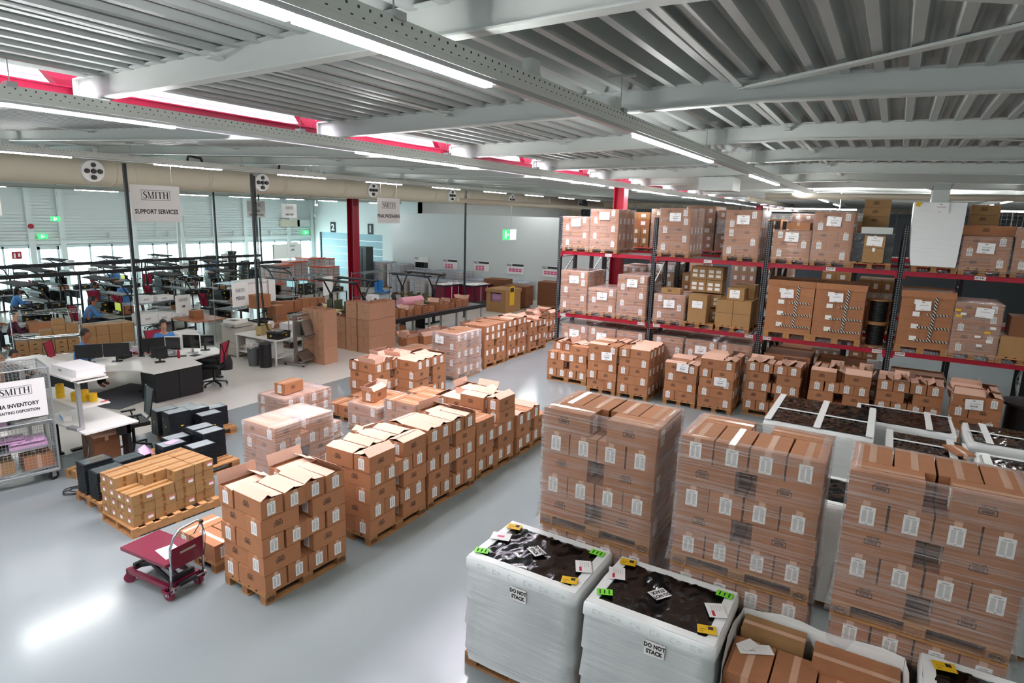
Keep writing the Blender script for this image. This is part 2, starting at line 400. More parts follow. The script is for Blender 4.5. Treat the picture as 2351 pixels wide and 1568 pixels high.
struct('wall_right', MB().b2(-6, 56, -15.3, -15, 0, 6.2), 'beige_wall')
struct('wall_near', MB().b2(-6.3, -6, -15, 36, 0, 7.9), 'wall_paint')
m = MB(); m.b2(38, 38.2, -15, 17.5, 0, 5.1)
struct('wall_storage', m, 'far_dark')
m = MB()
for y in (12.6, 14.6, 16.4): m.b2(37.9, 38, y, y+1.3, 4.6, 4.95)
m.b2(37.8, 38, 17.3, 17.6, 0, 5.6)
struct('trim_2', m, 'black_steel')
m = MB()
for k in range(14): m.b2(53.8, 54, -15, 28, 1+k*0.35, 1.3+k*0.35)
struct('trim_3', m, 'beige_wall')
# number plates over the dock doors
mat('plate', '20252b', 0.5)
for s, y in (('2', 33.95), ('1', 30.4)):
    o = put('door_number_sign', MB().b2(31.76, 31.8, y-0.24, y+0.24, 2.93, 3.63).mesh('p', 'plate')); tag(o, 'black plate with white number %s above a dock door' % {'2': 'two', '1': 'one'}[s], 'sign')
    put('numeral', MB().add(text(s, 0.62, 0.02), T(31.755, y, 3.26, -pi/2)).mesh('numeral', 'paper'), o)
# ---- air duct and pipes
d = thing('air_duct', 'fat cream round ventilation duct running the length of the hall', 'duct', (0, 20, 5.42))
m = MB().cyl((-4, 0, 0), (46, 0, 0), 0.44, n=32)
for x in range(-2, 46, 3): m.cyl((x, 0, 0), (x+0.12, 0, 0), 0.45, n=32)
put('duct_shell', m.mesh('duct_shell', 'beige', True), d)
for x in (3.85, 9.43, 15.0, 20.6, 26.3, 32.16, 41.6):
    nz = MB(); q = MB(); R = 0.3
    nz.cyl((x, -0.33, -0.02), (x, -0.5, -0.04), R+0.04, R, n=24)
    no = put('diffuser', nz.mesh('diffuser', 'paper'), d)
    for a, b in ((0, 0), (0.17, 0), (-0.17, 0), (0, 0.17), (0, -0.17)): q.cyl((x+a, -0.5, b-0.04), (x+a, -0.56, b-0.045), 0.07, 0.06, n=14)
    put('nozzle', q.mesh('nozzle', 'black_plastic'), no)
for y, z, x0, x1, r, la in ((14.5, 5.0, 20, 37.8, 0.09, 'white pipe running beneath the cream duct above the partition'), (5.0, 5.4, 26, 37.8, 0.1, 'white pipe under the roof beyond the red rack')):
    tag(put('pipe', MB().cyl((x0, y, z), (38.05 if y > 10 else x1+.2, y, z), r, n=14).mesh('pipe', 'beige', True)), la, 'pipe')
tag(put('pipe', MB().cyl((17.6, -14.9, 5.2), (17.6, 3, 5.18), 0.075, n=14).mesh('pipe', 'beige', True)), 'thick cream pipe crossing the hall behind the racks', 'pipe')
tag(put('unit_heater', MB().b2(15.1, 15.9, 3.3, 4.08, 5.2, 5.5).mesh('u', 'white_paint')), 'white boxy air unit hanging from the roof above the rack', 'air unit')
# ---- light tracks
mat('alu', 'aeb0b0', 0.35, metal=0.5)
def track(y, z, x0, x1, lamps, label, holes=0, group='lighting tracks', w=0.07):
    t = thing('light_track', label, 'light track', (0, y, z), 0, group)
    m = MB(); m.b2(x0, x1, -w/2, w/2, 0.04, 0.075); m.b2(x0, x1, -w/2-0.002, -w/2+0.004, 0.075, 0.16); m.b2(x0, x1, w/2-0.004, w/2+0.002, 0.075, 0.16)
    put('cable_tray', m.mesh('cable_tray', 'steel_paint'), t)
    put('lamp_rail', MB().b2(x0, x1, -w*0.42, w*0.42, 0.012, 0.04).mesh('lamp_rail', 'alu'), t)
    if holes:
        h = MB(); n = int((holes-x0)/0.075)
        for k in range(n):
            x = x0+k*0.075; h.b2(x, x+0.012, -w/2-0.004, -w/2-0.001, 0.13, 0.142)
            h.b2(x+0.03, x+0.045, -w/2-0.004, -w/2-0.001, 0.09, 0.096)
        put('perforation', h.mesh('perforation', 'black_steel'), t)
    for a, b in lamps: put('lamp', MB().b2(a, b, -0.03, 0.03, -0.012, 0.012).mesh('lamp', 'lamp'), t)
    x = x0+1.5
    while x < min(x1, 40):
        top = zb(y)+0.2-z if not 6.3 < y < 8.9 else 0.75
        hg = MB(); hg.cyl((x, 0, 0.1), (x, 0, top), 0.005, n=5); hg.b2(x-0.04, x+0.04, -0.05, 0.05, 0.15, 0.19); hg.b2(x-0.02, x+0.02, -0.13, 0.13, top-0.02, top)
        put('hanger', hg.mesh('hanger', 'galv'), t); x += 3.03
    return t
def junction(t, x, s=0.1): 
    put('junction_box', MB().box(x, 0, 0.2, s, 0.07, s).tube([(x+s/2, 0, 0.2), (x+s/2+0.1, 0.02, 0.2), (x+s/2+0.14, 0.02, 0.12)], 0.008, 6).mesh('junction_box', 'white_paint'), t)
L1 = [(-5.4, -2.5), (0.45, 1.92), (1.95, 3.42)]+[(6.0+5.72*k, 8.95+5.72*k) for k in range(5)]
t1 = track(2.27, 5.3, -5, 36, L1, 'long perforated light track nearest the camera, crossing the picture diagonally', 14)
for x in (3.95, 5.45): junction(t1, x, 0.12)
L2 = [(-4.6, -1.7), (1.05, 3.96), (6.55, 9.5), (11.95, 15.2), (17.3, 20.2), (23, 26), (28.7, 31.6)]
t2 = track(6.5, 5.3, -5, 36, L2, 'long light track running beside the crimson truss', 14); junction(t2, 12.3)
L3 = [(1.8, 3.6), (5.2, 7.3)]+[(9.17+3.7*k, 11.0+3.7*k) for k in range(8)]
t3 = track(16, 5.49, -5, 40, L3, 'cable laden light track in front of the cream duct', 12)
for x in (5.6, 6.1, 6.75, 7.8, 13.9, 14.2, 14.5, 18.6, 21.2, 24): junction(t3, x)
track(27, 4.96, -5, 31, [(-3+3.9*k, -1.7+3.9*k) for k in range(9)], 'low light track beyond the cream duct, above the workstation rows', 0)
track(32, 5.05, -5, 31, [(-1+3.9*k, 0.3+3.9*k) for k in range(8)], 'light track closest to the window wall', 0)
track(-2.7, 5.3, 18, 34, [(21.0, 24.9), (27, 30)], 'light track over the far right racks', 0)
track(21.5, 5.2, 33, 52, [(34, 37), (40, 43), (46, 49)], 'added light track brightening the area beyond the partition', 0)  # track put in to brighten the dim area behind the partition
track(-5, 5.3, -5, 30, [(1, 4), (6.5, 9.5), (12, 15)], 'unseen light track added to the right of the two-high wrapped loads', 0)  # extra lamps out of view, added to light the wrapped loads' tops
for x, y0, y1 in ((24, 1.2, 3.4), (24, -1.7, -0.6), (22.3, -3.6, -2.2)):
    tag(put('tube_lamp', MB().b2(x-0.03, x+0.03, y0, y1, 4.98, 5.02).b2(x-0.004, x+0.004, y0+0.5, y0+0.51, 5.0, zb(y0)+.21).mesh('tube_lamp', 'lamp')), 'white tube lamp glowing crosswise behind the racks', 'lamp', 'crosswise tube lamps behind the racks')
# ================================================================ PALLETS AND CARTONS
def jit(a): return random.uniform(-a, a)
_c = {}
def pallet_meshes():
    if 'p' in _c: return _c['p']
    m = MB()
    for y, w in ((0.0725, .145), (0.2375, .1), (0.4, .145), (0.5625, .1), (0.7275, .145)): m.b2(0, 1.2, y-w/2, y+w/2, 0.122, 0.144)
    for x in (0.0725, 0.6, 1.1275): m.b2(x-.0725, x+.0725, 0, 0.8, 0.1, 0.121)
    for y, w in ((0.05, .1), (0.4, .145), (0.75, .1)): m.b2(0, 1.2, y-w/2, y+w/2, 0, 0.022)
    deck = m.mesh('pallet_boards', 'wood')
    blk = MB().b2(-.0725, .0725, -.05, .05, 0.022, 0.1).mesh('block', 'wood_block')
    e = MB(); e.b2(-.0725, .0725, -.05, .05, 0.022, 0.1)
    for R, k in ((1.0, 24),):
        for i in range(k):
            a0, a1 = 2*pi*i/k, 2*pi*(i+1)/k
            e.bar((0.055*cos(a0), -.052, 0.061+0.03*sin(a0)), (0.055*cos(a1), -.052, 0.061+0.03*sin(a1)), 0.004, 0.002, 1)
    e.add(text('EPAL', 0.042, 0.001), T(0, -.0525, 0.061), 1)
    e2 = MB(); e2.add(e)
    _c['p'] = (deck, blk, e.mesh('block', ['wood_block', 'ink']))
    return _c['p']
def pallet(name, loc, rz, parent=None, label=None, stamps=False, group=None, blocks=True):
    deck, blk, eb = pallet_meshes()
    r = put(name, deck, parent, loc, rz)
    if label: tag(r, label, 'pallet', group)
    if blocks:
        for x in (0.0725, 0.6, 1.1275):
            for y in (0.05, 0.4, 0.75):
                front = stamps and ((stamps == 'y' and y < .1) or (stamps == 'Y' and y > .7)) and abs(x-0.6) > .1
                put('block', eb if front else blk, r, (x, y, 0), pi if (front and stamps == 'Y') else 0)
    return r

def carton_mesh(L, W, H, top, stamp=True, matn='cardboard', tapem='tape'):
    k = ('cb', L, W, H, top, stamp, matn, tapem)
    if k in _c: return _c[k]
    m = MB(); l, w = L/2, W/2; t = 0.005
    if top in ('c', 'p'):
        m.b2(-l, l, -w, w, 0, H)
        m.b2(-l, l, -0.0012, 0.0012, H, H+0.0008, 1)
        if top == 'c':
            m.b2(-l+0.002, l-0.002, -0.027, 0.027, H+0.0008, H+0.0014, 2)
        for s in (-1, 1): m.b2(s*l, s*(l+0.0008), -0.027, 0.027, H-0.075, H, 2)
    else:
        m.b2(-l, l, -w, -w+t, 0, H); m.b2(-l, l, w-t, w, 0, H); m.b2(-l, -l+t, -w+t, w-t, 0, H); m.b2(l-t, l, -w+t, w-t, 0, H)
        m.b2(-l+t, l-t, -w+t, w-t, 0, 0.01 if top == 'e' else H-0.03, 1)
        for s in (-1, 1): m.b2(s*l, s*(l+0.0008), -0.027, 0.027, H-0.075, H, 2)
    if stamp:
        for s in (-1, 1):
            q = MB(); y = 0
            for a, b, c, d in ((-.058, .058, .017, .0235), (-.058, .058, -.0235, -.017), (-.058, -.0515, -.0235, .0235), (.0515, .058, -.0235, .0235)): q.poly([(a, 0, c), (b, 0, c), (b, 0, d), (a, 0, d)])
            random.seed(5); x = -.036
            while x < .036:
                ww = random.choice((.003, .0045, .006)); q.poly([(x, 0, -.011), (x+ww, 0, -.011), (x+ww, 0, .011), (x, 0, .011)]); x += ww+random.choice((.0015, .0025))
            q.add(text('1021199', 0.026, 0.0012), T(0, 0, 0.038))
            m.add(q, T(0.03*s, s*(w+0.0008), H*0.52, 0 if s < 0 else pi), 3)
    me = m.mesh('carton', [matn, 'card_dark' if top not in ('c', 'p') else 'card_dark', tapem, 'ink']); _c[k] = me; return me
def flap_mesh(L, D, matn='card_flap_lit'):
    k = ('fl', L, D, matn)
    if k not in _c: _c[k] = MB().b2(-L/2, L/2, -D, 0, -0.004, 0).mesh('flap', matn)
    return _c[k]
def label_mesh(w=.115, h=.165, matn='label_print'):
    k = ('lb', w, h, matn)
    if k not in _c: _c[k] = MB().poly([(-w/2, 0, -h/2), (w/2, 0, -h/2), (w/2, 0, h/2), (-w/2, 0, h/2)]).box(0, 0.0006, 0, w, 0.001, h).mesh('shipping_label', matn)
    return _c[k]
FL = {'t': ((1, 16), (-1, 12)), 't2': ((1, 30), (-1, 6)), 't3': ((1, 8), (-1, 34)), 'o': ((1, 104), (-1, 8), ('x', 25)), 'o2': ((1, 128), (-1, 128), ('x', 62), ('-x', 75)), 'o3': ((1, 10), (-1, 100), ('-x', 30)), 'o4': ((1, 60), (-1, 42), ('x', 140), ('-x', 120)), 'e': ()}
def carton(name, loc, rz, parent=None, L=.51, W=.285, H=.228, top='c', ends=(-1, 1), stamp=True, matn='cardboard', tapem='tape', lab=None, cat='carton', group=None, lw=.105, lh=.155, lmat='label_print', edge='card_flap_lit'):
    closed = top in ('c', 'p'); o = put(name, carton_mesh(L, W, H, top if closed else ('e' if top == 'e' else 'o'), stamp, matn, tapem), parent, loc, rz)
    if lab: tag(o, lab, cat, group)
    if not closed:
        for s, a in FL[top]:
            a = radians(a*(1+jit(.18)))
            if s in (1, -1): put('flap', flap_mesh(L, W/2, edge), o, (0, s*W/2, H+.0045), rot=(-a, 0, 0 if s == 1 else pi))
            else:
                q = 1 if s == 'x' else -1; put('flap', flap_mesh(W-.01, W/2, edge), o, (q*L/2, 0, H+.003), rot=(-a, 0, -pi/2*q))
    for e in ends:
        put('shipping_label', label_mesh(lw, lh, lmat), o, (e*(L/2+.0025), jit(.015), H*.47), (pi/2 if e > 0 else -pi/2))
    return o
ORD = ['first', 'second', 'third', 'fourth', 'fifth', 'sixth']
def slots(kind, L, W, D=.8, X=1.2):
    n = 4; step = X/n; r = []
    y0, y1 = (L/2, D-W/2) if kind == 'A' else (D-L/2, W/2)
    for i in range(n): r.append(('Y', i, step*(i+.5), y0))
    for i in range(2): r.append(('X', i, L/2 if i == 0 else X-L/2, y1))
    return r
def stack_layers(root_T, layers, z0, H, make, vis='xy', L=.51, W=.285, skip=()):
    """calls make(kind_of_row, index, x, y, z, rz, layer_no, is_top) for every carton that can be seen"""
    nl = len(layers)
    for li, kd in enumerate(layers):
        for typ, i, x, y in slots(kd, L, W):
            if (li, typ, i) in skip: continue
            hx, hy = (W/2, L/2) if typ == 'Y' else (L/2, W/2)
            touch = ('x' in vis and x-hx < .05) or ('X' in vis and x+hx > 1.15) or ('y' in vis and y-hy < .05) or ('Y' in vis and y+hy > .75)
            if li < nl-1 and not touch and not (typ == 'Y' and i in (1, 2) and ('y' in vis or 'Y' in vis) and len(vis) > 1): continue
            make(typ, i, x, y, z0+li*H, pi/2 if typ == 'Y' else 0, li, li == nl-1)
def LN(li, n): return 'top' if li == n-1 else ('bottom' if li == 0 else ORD[li])
STUFF = MB(); SM = ['cardboard', 'card_dark', 'tape', 'ink', 'card_flap_lit', 'label_print_flat']
stripes_mat('label_print_flat', 'e9e7e4', 'e9e7e4'); mat('card_far', 'bd7b4c', .75)
def stuff_carton(p, rz, st, L=.51, W=.285, H=.228):
    R = Matrix.Translation(p) @ Matrix.Rotation(rz, 4, 'Z'); q = MB(); l, w = L/2, W/2
    q.b2(-l, l, -w, w, 0, H if st in 'cp' else H-.03); q.b2(-l, l, -.025, .025, H, H+.0012, 2) if st in 'cp' else None
    if st not in 'cp':
        q.b2(-l, l, -w, -w+.005, H-.03, H); q.b2(-l, l, w-.005, w, H-.03, H)
        for f in FL[st]:
            a = radians(f[1]); s = f[0]
            if s in (1, -1): q.bar((0, s*w, H), (0, s*(w-W/2*cos(a)), H+W/2*sin(a)), L, .004, 4)
    for e in (-1, 1): q.b2(e*l, e*(l+.002), -.05, .05, .03, .18, 5)
    for s in (-1, 1):
        for a, b in ((.03, .045), (.05, .06), (.065, .07)): q.b2(-.05+.03*s, .05+.03*s, s*w, s*(w+.001), a+.04, b+.04, 3)
    STUFF.add(q, R)
def loose_stack(sname, x0, y0, rz, layers, tops=(), vis='xy', z=0.0, skip=(), group=None, stamps=False, mode='aisle', jx=.011, pal=True, H=.23, stuff=False):
    """a pallet of separate cartons; every carton stands alone"""
    R = Matrix.Translation((x0, y0, z)) @ Matrix.Rotation(rz, 4, 'Z'); n = len(layers); cnt = [0]; skip = set(skip) | HID.get(sname, set())
    if pal: pallet('wooden_pallet', (x0, y0, z), rz, None, 'wooden pallet under the %s' % sname, stamps, 'wooden pallets under the loose carton stacks')
    z0 = .144 if pal else 0
    def make(typ, i, x, y, zz, rr, li, top):
        p = R @ Vector((x+jit(jx), y+jit(jx), zz)); st = 'c'
        if top and tops: st = tops[cnt[0] % len(tops)]; cnt[0] += 1
        aisle = (y < .4)
        if mode == 'aisle': pos = '%s along the %s' % (ORD[i], 'aisle side' if aisle else 'inner side')
        else: pos = ('%s from front, broadside half' if typ == 'Y' else '%s from front, labelled half') % ORD[i] if abs(rz) < .5 else ('%s across, labelled end out' if typ == 'Y' else '%s across, stamped side out') % ORD[i]
        a = {'c': 'closed', 'p': 'closed'}.get(st, 'flapped' if st[0] == 't' else 'open')
        if stuff: stuff_carton(p, rz+rr+radians(jit(.7)), st); return
        carton('carton', tuple(p), rz+rr+radians(jit(1.1)), None, H=.224, top=st, ends=((-1, 1) if li < n-1 else (-1, 1)),
               lab='%s carton, %s layer, %s, %s' % (a, LN(li, n), pos, sname), group=group or ('cartons of the '+sname))
    stack_layers(R, layers, z0, H, make, vis, skip=skip)

def film_shell(name, parent, x0, x1, y0, y1, z0, z1, matn='film', top=True, bulge=.005, flare=.0, seg=7):
    """thin wrap hugging a load, slightly loose between its corners"""
    m = MB(); P = []
    def ring(z, g):
        pts = []; c = [(x0-g, y0-g), (x1+g, y0-g), (x1+g, y1+g), (x0-g, y1+g)]
        for k in range(4):
            a, b = c[k], c[(k+1) % 4]
            for j in range(seg):
                t = j/seg; s = -sin(pi*t)*random.uniform(0, bulge)*.6
                nx, ny = ((0, -1), (1, 0), (0, 1), (-1, 0))[k]
                pts.append((a[0]+(b[0]-a[0])*t-nx*s*-1, a[1]+(b[1]-a[1])*t-ny*s*-1, z+jit(.002)))
        return pts
    K = 9; rows = []
    for r in range(K+1):
        t = r/K; rows.append(ring(z0+(z1-z0)*t, .008+random.uniform(0, bulge)*.5+(flare*(1-t*6) if t < .16 else 0)))
    k0 = len(m.v); n = 4*seg
    for r in rows: m.v += r
    for r in range(K):
        for i in range(n):
            j = (i+1) % n; a = k0+r*n; m.f.append((a+i, a+j, a+n+j, a+n+i)); m.m.append(0)
    if top:
        inner = [(x0+.08, y0+.08, z1+.004), (x1-.08, y0+.08, z1+.004), (x1-.08, y1-.08, z1+.004), (x0+.08, y1-.08, z1+.004)]
        k1 = len(m.v); m.v += inner; a = k0+K*n
        for k in range(4):
            for j in range(seg):
                i = k*seg+j; ii = (i+1) % n; m.f.append((a+i, a+ii, k1+(k if j < seg//2 else (k+1) % 4))); m.m.append(0)
            m.f.append((a+k*seg+seg//2, k1+(k+1) % 4, k1+k)); m.m.append(0)
        if top == 'full': m.f.append((k1, k1+1, k1+2, k1+3)); m.m.append(0)
    return put(name, m.mesh(name, matn, True), parent)

def wrapped(label, x0, y0, z, rz, layers, vis='xy', H=.23, L=.51, W=.285, placard=None, group=None, top='c', film='film', ftop=True, stamps=False, extra=None, ends=(-1, 1), tops=None, pcol=True):
    """one stretch-wrapped pallet load: it moves as one thing"""
    t = thing('wrapped_pallet_load', label, 'pallet load', (x0, y0, z), rz, group)
    if pcol: pallet('pallet', (0, 0, 0), 0, t, None, stamps)
    n = len(layers); z0 = .144 if pcol else 0.0; k = [0]
    def make(typ, i, x, y, zz, rr, li, istop):
        st = top
        if istop and tops: st = tops[k[0] % len(tops)]; k[0] += 1
        carton('carton', (x+jit(.004), y+jit(.004), zz), rr+radians(jit(.3)), t, L=L, W=W, H=H-.002, top=st, ends=ends, lh=min(.155, H*.7), lw=min(.105, H*.48))
    stack_layers(None, layers, z0, H, make, vis, L, W)
    film_shell('stretch_wrap', t, -.005, 1.205, -.005, .805, .06, z0+n*H, film, ftop, flare=.03)
    if placard:
        for f, u, zz in placard:    # f: local face, u along it, height
            c = {'x': (-.022, u, -pi/2), 'y': (u, -.022, 0), 'Y': (u, .822, pi), 'X': (1.222, u, pi/2)}[f]
            p = put('placard', placard_mesh(), t, (c[0], c[1], zz), rot=(0, radians(jit(3)), c[2]))
    return t
def placard_mesh():
    if 'pl' in _c: return _c['pl']
    m = MB().box(0, 0, 0, .29, .002, .21); m.add(text('FLOOR', 0.038, 0.0012), T(0, -.003, -.035), 1)
    _c['pl'] = m.mesh('placard', ['placard_print', 'ink']); return _c['pl']
HID = {'stack beside the lift table': '1Y1 1Y2 3Y1 3Y2', 'second stack of the aisle row': '0Y1 0Y2 1X0 2Y1 2Y2', 'third stack of the aisle row': '0X0 1Y0 1Y1 1Y2 2X0 3Y0 3Y1 3Y2', 'fourth stack of the aisle row': '0X0 1Y0 1Y1 1Y2 2X0 3Y0', 'fifth stack of the aisle row': '0X0 1Y0 1Y1 1Y2 2X0', 'low stack behind the lift table': '0Y2 0Y3', 'flap-open stack behind the low loads': '0Y1 0Y2 0X0 1Y3 2Y1 2Y2', 'tall stack behind the low loads': '1Y1 1Y2 2Y1 2Y2', 'knee-high group by half unwrapped load': '0Y3', 'knee-high group behind the second stack': '0Y0 0Y1 0Y2 0X0 0X1 1Y0 1Y2 1Y3', 'flap-open group behind the fourth stack': '0Y0 0Y1 0Y2 0Y3 0X0 1Y0 1Y1 1Y2 1X0 1X1', 'third floor stack before the rack': '1Y1 1Y2 3Y1 3Y2', 'fifth floor stack before the rack': '0Y1 0Y2 2Y1 2Y2', 'sixth floor stack before the rack': '0Y0', 'seventh floor stack before the rack': '0X0 0X1', 'eighth floor stack before the rack': '0Y0 0Y1 0Y2 0Y3 1X0 1X1', 'ninth floor stack before the rack': '0X0 1Y0'}
HID = {k: {(int(q[0]), q[1], int(q[2])) for q in v.split()} for k, v in HID.items()}   # cartons buried inside a stack, which the photo shows nothing of
# ---- aisle row of open stacks
HP = pi/2
loose_stack('stack beside the lift table', 4.13, 5.68, -.045, 'ABABA', ('t2', 't', 't2', 't3', 'o', 'o'), stamps='y')
loose_stack('second stack of the aisle row', 5.765, 5.61, 0, 'BABAB', ('t', 't2', 't', 't', 't3', 't'), stamps='y')
loose_stack('third stack of the aisle row', 7.046, 5.64, -.04, 'ABABA', ('t2', 't2', 't', 't3', 't', 'o'), stamps='y')
loose_stack('fourth stack of the aisle row', 8.366, 5.64, -.02, 'ABABB', ('t', 't2', 't3', 't', 'c', 't'), stamps='y', skip={(4, 'Y', 0), (4, 'Y', 1), (4, 'X', 0)})
loose_stack('fifth stack of the aisle row', 9.68, 5.62, .01, 'ABA', ('t', 'c', 't2', 'o', 't', 'c'), stamps='y', skip={(2, 'Y', 3), (2, 'X', 1)})
loose_stack('low stack behind the lift table', 4.22, 6.74, .0, 'AA', ('c',), vis='xy', skip={(1, 'Y', 0), (1, 'Y', 1), (1, 'Y', 2), (1, 'Y', 3), (1, 'X', 0), (1, 'X', 1)}, stamps=False)
# ---- second row, behind the aisle row
wrapped('tightly wrapped four-high carton load behind the aisle row', 6.2, 8.06, 0, 0, 'ABAB', film='film_dense', ftop='full')
wrapped('low wrapped load with a carton on top near the floor seam', 8.0, 10.06, .144, 0, 'AA', film='film_dense', ftop='full')
pallet('wooden_pallet', (8.0, 10.04, 0), 0, None, 'spare wooden pallet beneath the low wrapped load near the seam', False, 'wooden pallets under wrapped loads')
carton('carton', (8.42, 10.42, .765), .1, None, lab='closed carton lying alone on the low wrapped load', top='c')
loose_stack('flap-open stack behind the low loads', 10.35, 9.83, 0, 'BABA', ('o2', 'o4', 't', 'o2', 't', 'o4'), mode='aisle')
loose_stack('tall stack behind the low loads', 11.1, 9.25, .02, 'ABBA', ('t', 't2', 't', 't3', 't', 't2'), mode='aisle')
wrapped('low wrapped load between the aisle row and the tall stack', 9.0, 8.5, 0, 0, 'AB', film='film_dense')
wrapped('half unwrapped load with a neat row of plain top cartons', 9.05, 7.55, 0, 0, 'ABA', film='film_dense', ftop=False)
loose_stack('knee-high group by half unwrapped load', 9.3, 9.4, .05, 'A', ('c',), vis='xy')
loose_stack('knee-high group behind the second stack', 7.75, 7.2, -.05, 'BA', ('c', 'o3', 'c', 't'), vis='xy', skip={(1, 'X', 1)})
loose_stack('flap-open group behind the fourth stack', 9.9, 6.9, .04, 'ABA', ('t2', 'o', 't', 'o3', 't2', 'o'), vis='xy')
wrapped('loosely wrapped low load, film hanging open, behind third stack', 7.35, 8.95, 0, .1, 'A', film='film_dense', tops=('c', 'o', 'c'))
carton('carton', (9.45, 9.0, .61), .2, None, top='o4', lab='open empty-looking carton lying across the low wrapped load')
# ---- far row along the terrazzo edge
wrapped('five-high wrapped load with a placard at the far aisle', 13.45, 9.8, 0, 0, 'ABABA', film='film_dense', placard=[('x', .55, 1.1)])
loose_stack('first stack past the placard load', 15.0, 9.9, 0, 'BABAA', ('c',), mode='aisle', stuff=True)
loose_stack('second stack past the placard load', 16.35, 9.95, 0, 'ABABA', ('c', 't'), mode='aisle', stuff=True)
loose_stack('third stack past the placard load', 17.75, 9.95, 0, 'BABA', ('t', 'o2', 'c', 'o'), mode='aisle', stuff=True)
wrapped('wrapped low load with plain kraft top cartons by the roller bench', 13.3, 11.2, 0, .05, 'AB', film='film_dense')
carton('carton', (13.0, 10.95, .0), .15, None, top='o4', lab='single carton with raised flaps before the wrapped low load', L=.5)
wrapped('wide low wrapped load beyond the first far stack', 16.0, 11.2, 0, 0, 'AB', film='film_dense', ftop='full')
wrapped('low wrapped load at the end of the far row', 17.6, 11.15, 0, 0, 'ABA', film='film_dense')
loose_stack('open-flap stack at the far row end', 19.2, 10.3, 0, 'ABAB', ('o2', 'o4', 'o', 'o2'), mode='aisle', stuff=True)
# ---- stacks on the floor before the rack
loose_stack('first floor stack before the rack', 15.97, 6.69, HP, 'BABA', ('t2', 't', 'o4', 't3', 'c', 'c'), vis='Y', mode='front', skip={(3, 'X', 1)})
loose_stack('second floor stack before the rack', 14.75, 5.68, .0, 'BABAB', ('t', 'c', 't', 'c', 'c', 't'), vis='x', mode='front')
loose_stack('third floor stack before the rack', 14.76, 4.83, .0, 'ABABA', ('t2', 't2', 't', 't2', 'c', 't'), vis='xy', mode='front')
loose_stack('fourth floor stack before the rack', 14.9, 3.66, .0, 'ABAB', ('t', 'c', 't2', 't', 't', 'c'), vis='x', mode='front')
loose_stack('fifth floor stack before the rack', 14.87, 2.8, .0, 'BABAB', ('t', 't2', 't', 't', 't3', 'o'), vis='xy', mode='front')
loose_stack('sixth floor stack before the rack', 16.05, 1.42, HP, 'BABAB', ('t3', 't2', 't3', 't2'), vis='Y', mode='front')
loose_stack('seventh floor stack before the rack', 16.05, .03, HP, 'ABABA', ('o4', 't2', 'o4', 't3'), vis='Y', mode='front')
loose_stack('eighth floor stack before the rack', 16.05, -1.28, HP, 'BABAB', ('t3', 't2', 'o4', 't2'), vis='Y', mode='front')
loose_stack('ninth floor stack before the rack', 14.85, -2.2, .0, 'BABAB', ('o4', 'o', 't2', 'o', 'o', 'o'), vis='x', mode='front')
for x, y, n in ((14.74, 5.95, 1.02), (14.88, 4.02, .98), (14.86, 3.1, .78), (14.84, -1.75, 1.12)):
    q = put('placard_sheet', placard_mesh(), None, (x-.012, y, n), rot=(0, radians(jit(4)), -HP))
    tag(q, 'white sheet reading FLOOR stuck on the %s' % {5.95: 'second floor stack', 4.02: 'fourth floor stack', 3.1: 'fifth floor stack', -1.75: 'ninth floor stack'}[y], 'paper sign')
# ---- big wrapped loads in the foreground, two high
for nm, x, y, ly in (('first', 6.26, 1.65, 'ABABA'), ('second', 6.27, .24, 'BABAB'), ('third', 6.26, -1.13, 'ABABA')):
    low = wrapped('lower half of the %s two-high wrapped load near the white pallets' % nm, x+.02, y-.01, 0, HP, 'BABAB', vis='xY', film='film_dense', ftop='full')
    wrapped('upper half of the %s two-high wrapped load, %s' % (nm, {'first': 'beside the open aisle', 'second': 'EPAL pallet showing', 'third': 'behind the open bin'}[nm]), x, y, 1.305, HP, ly, vis='xY', stamps='Y')
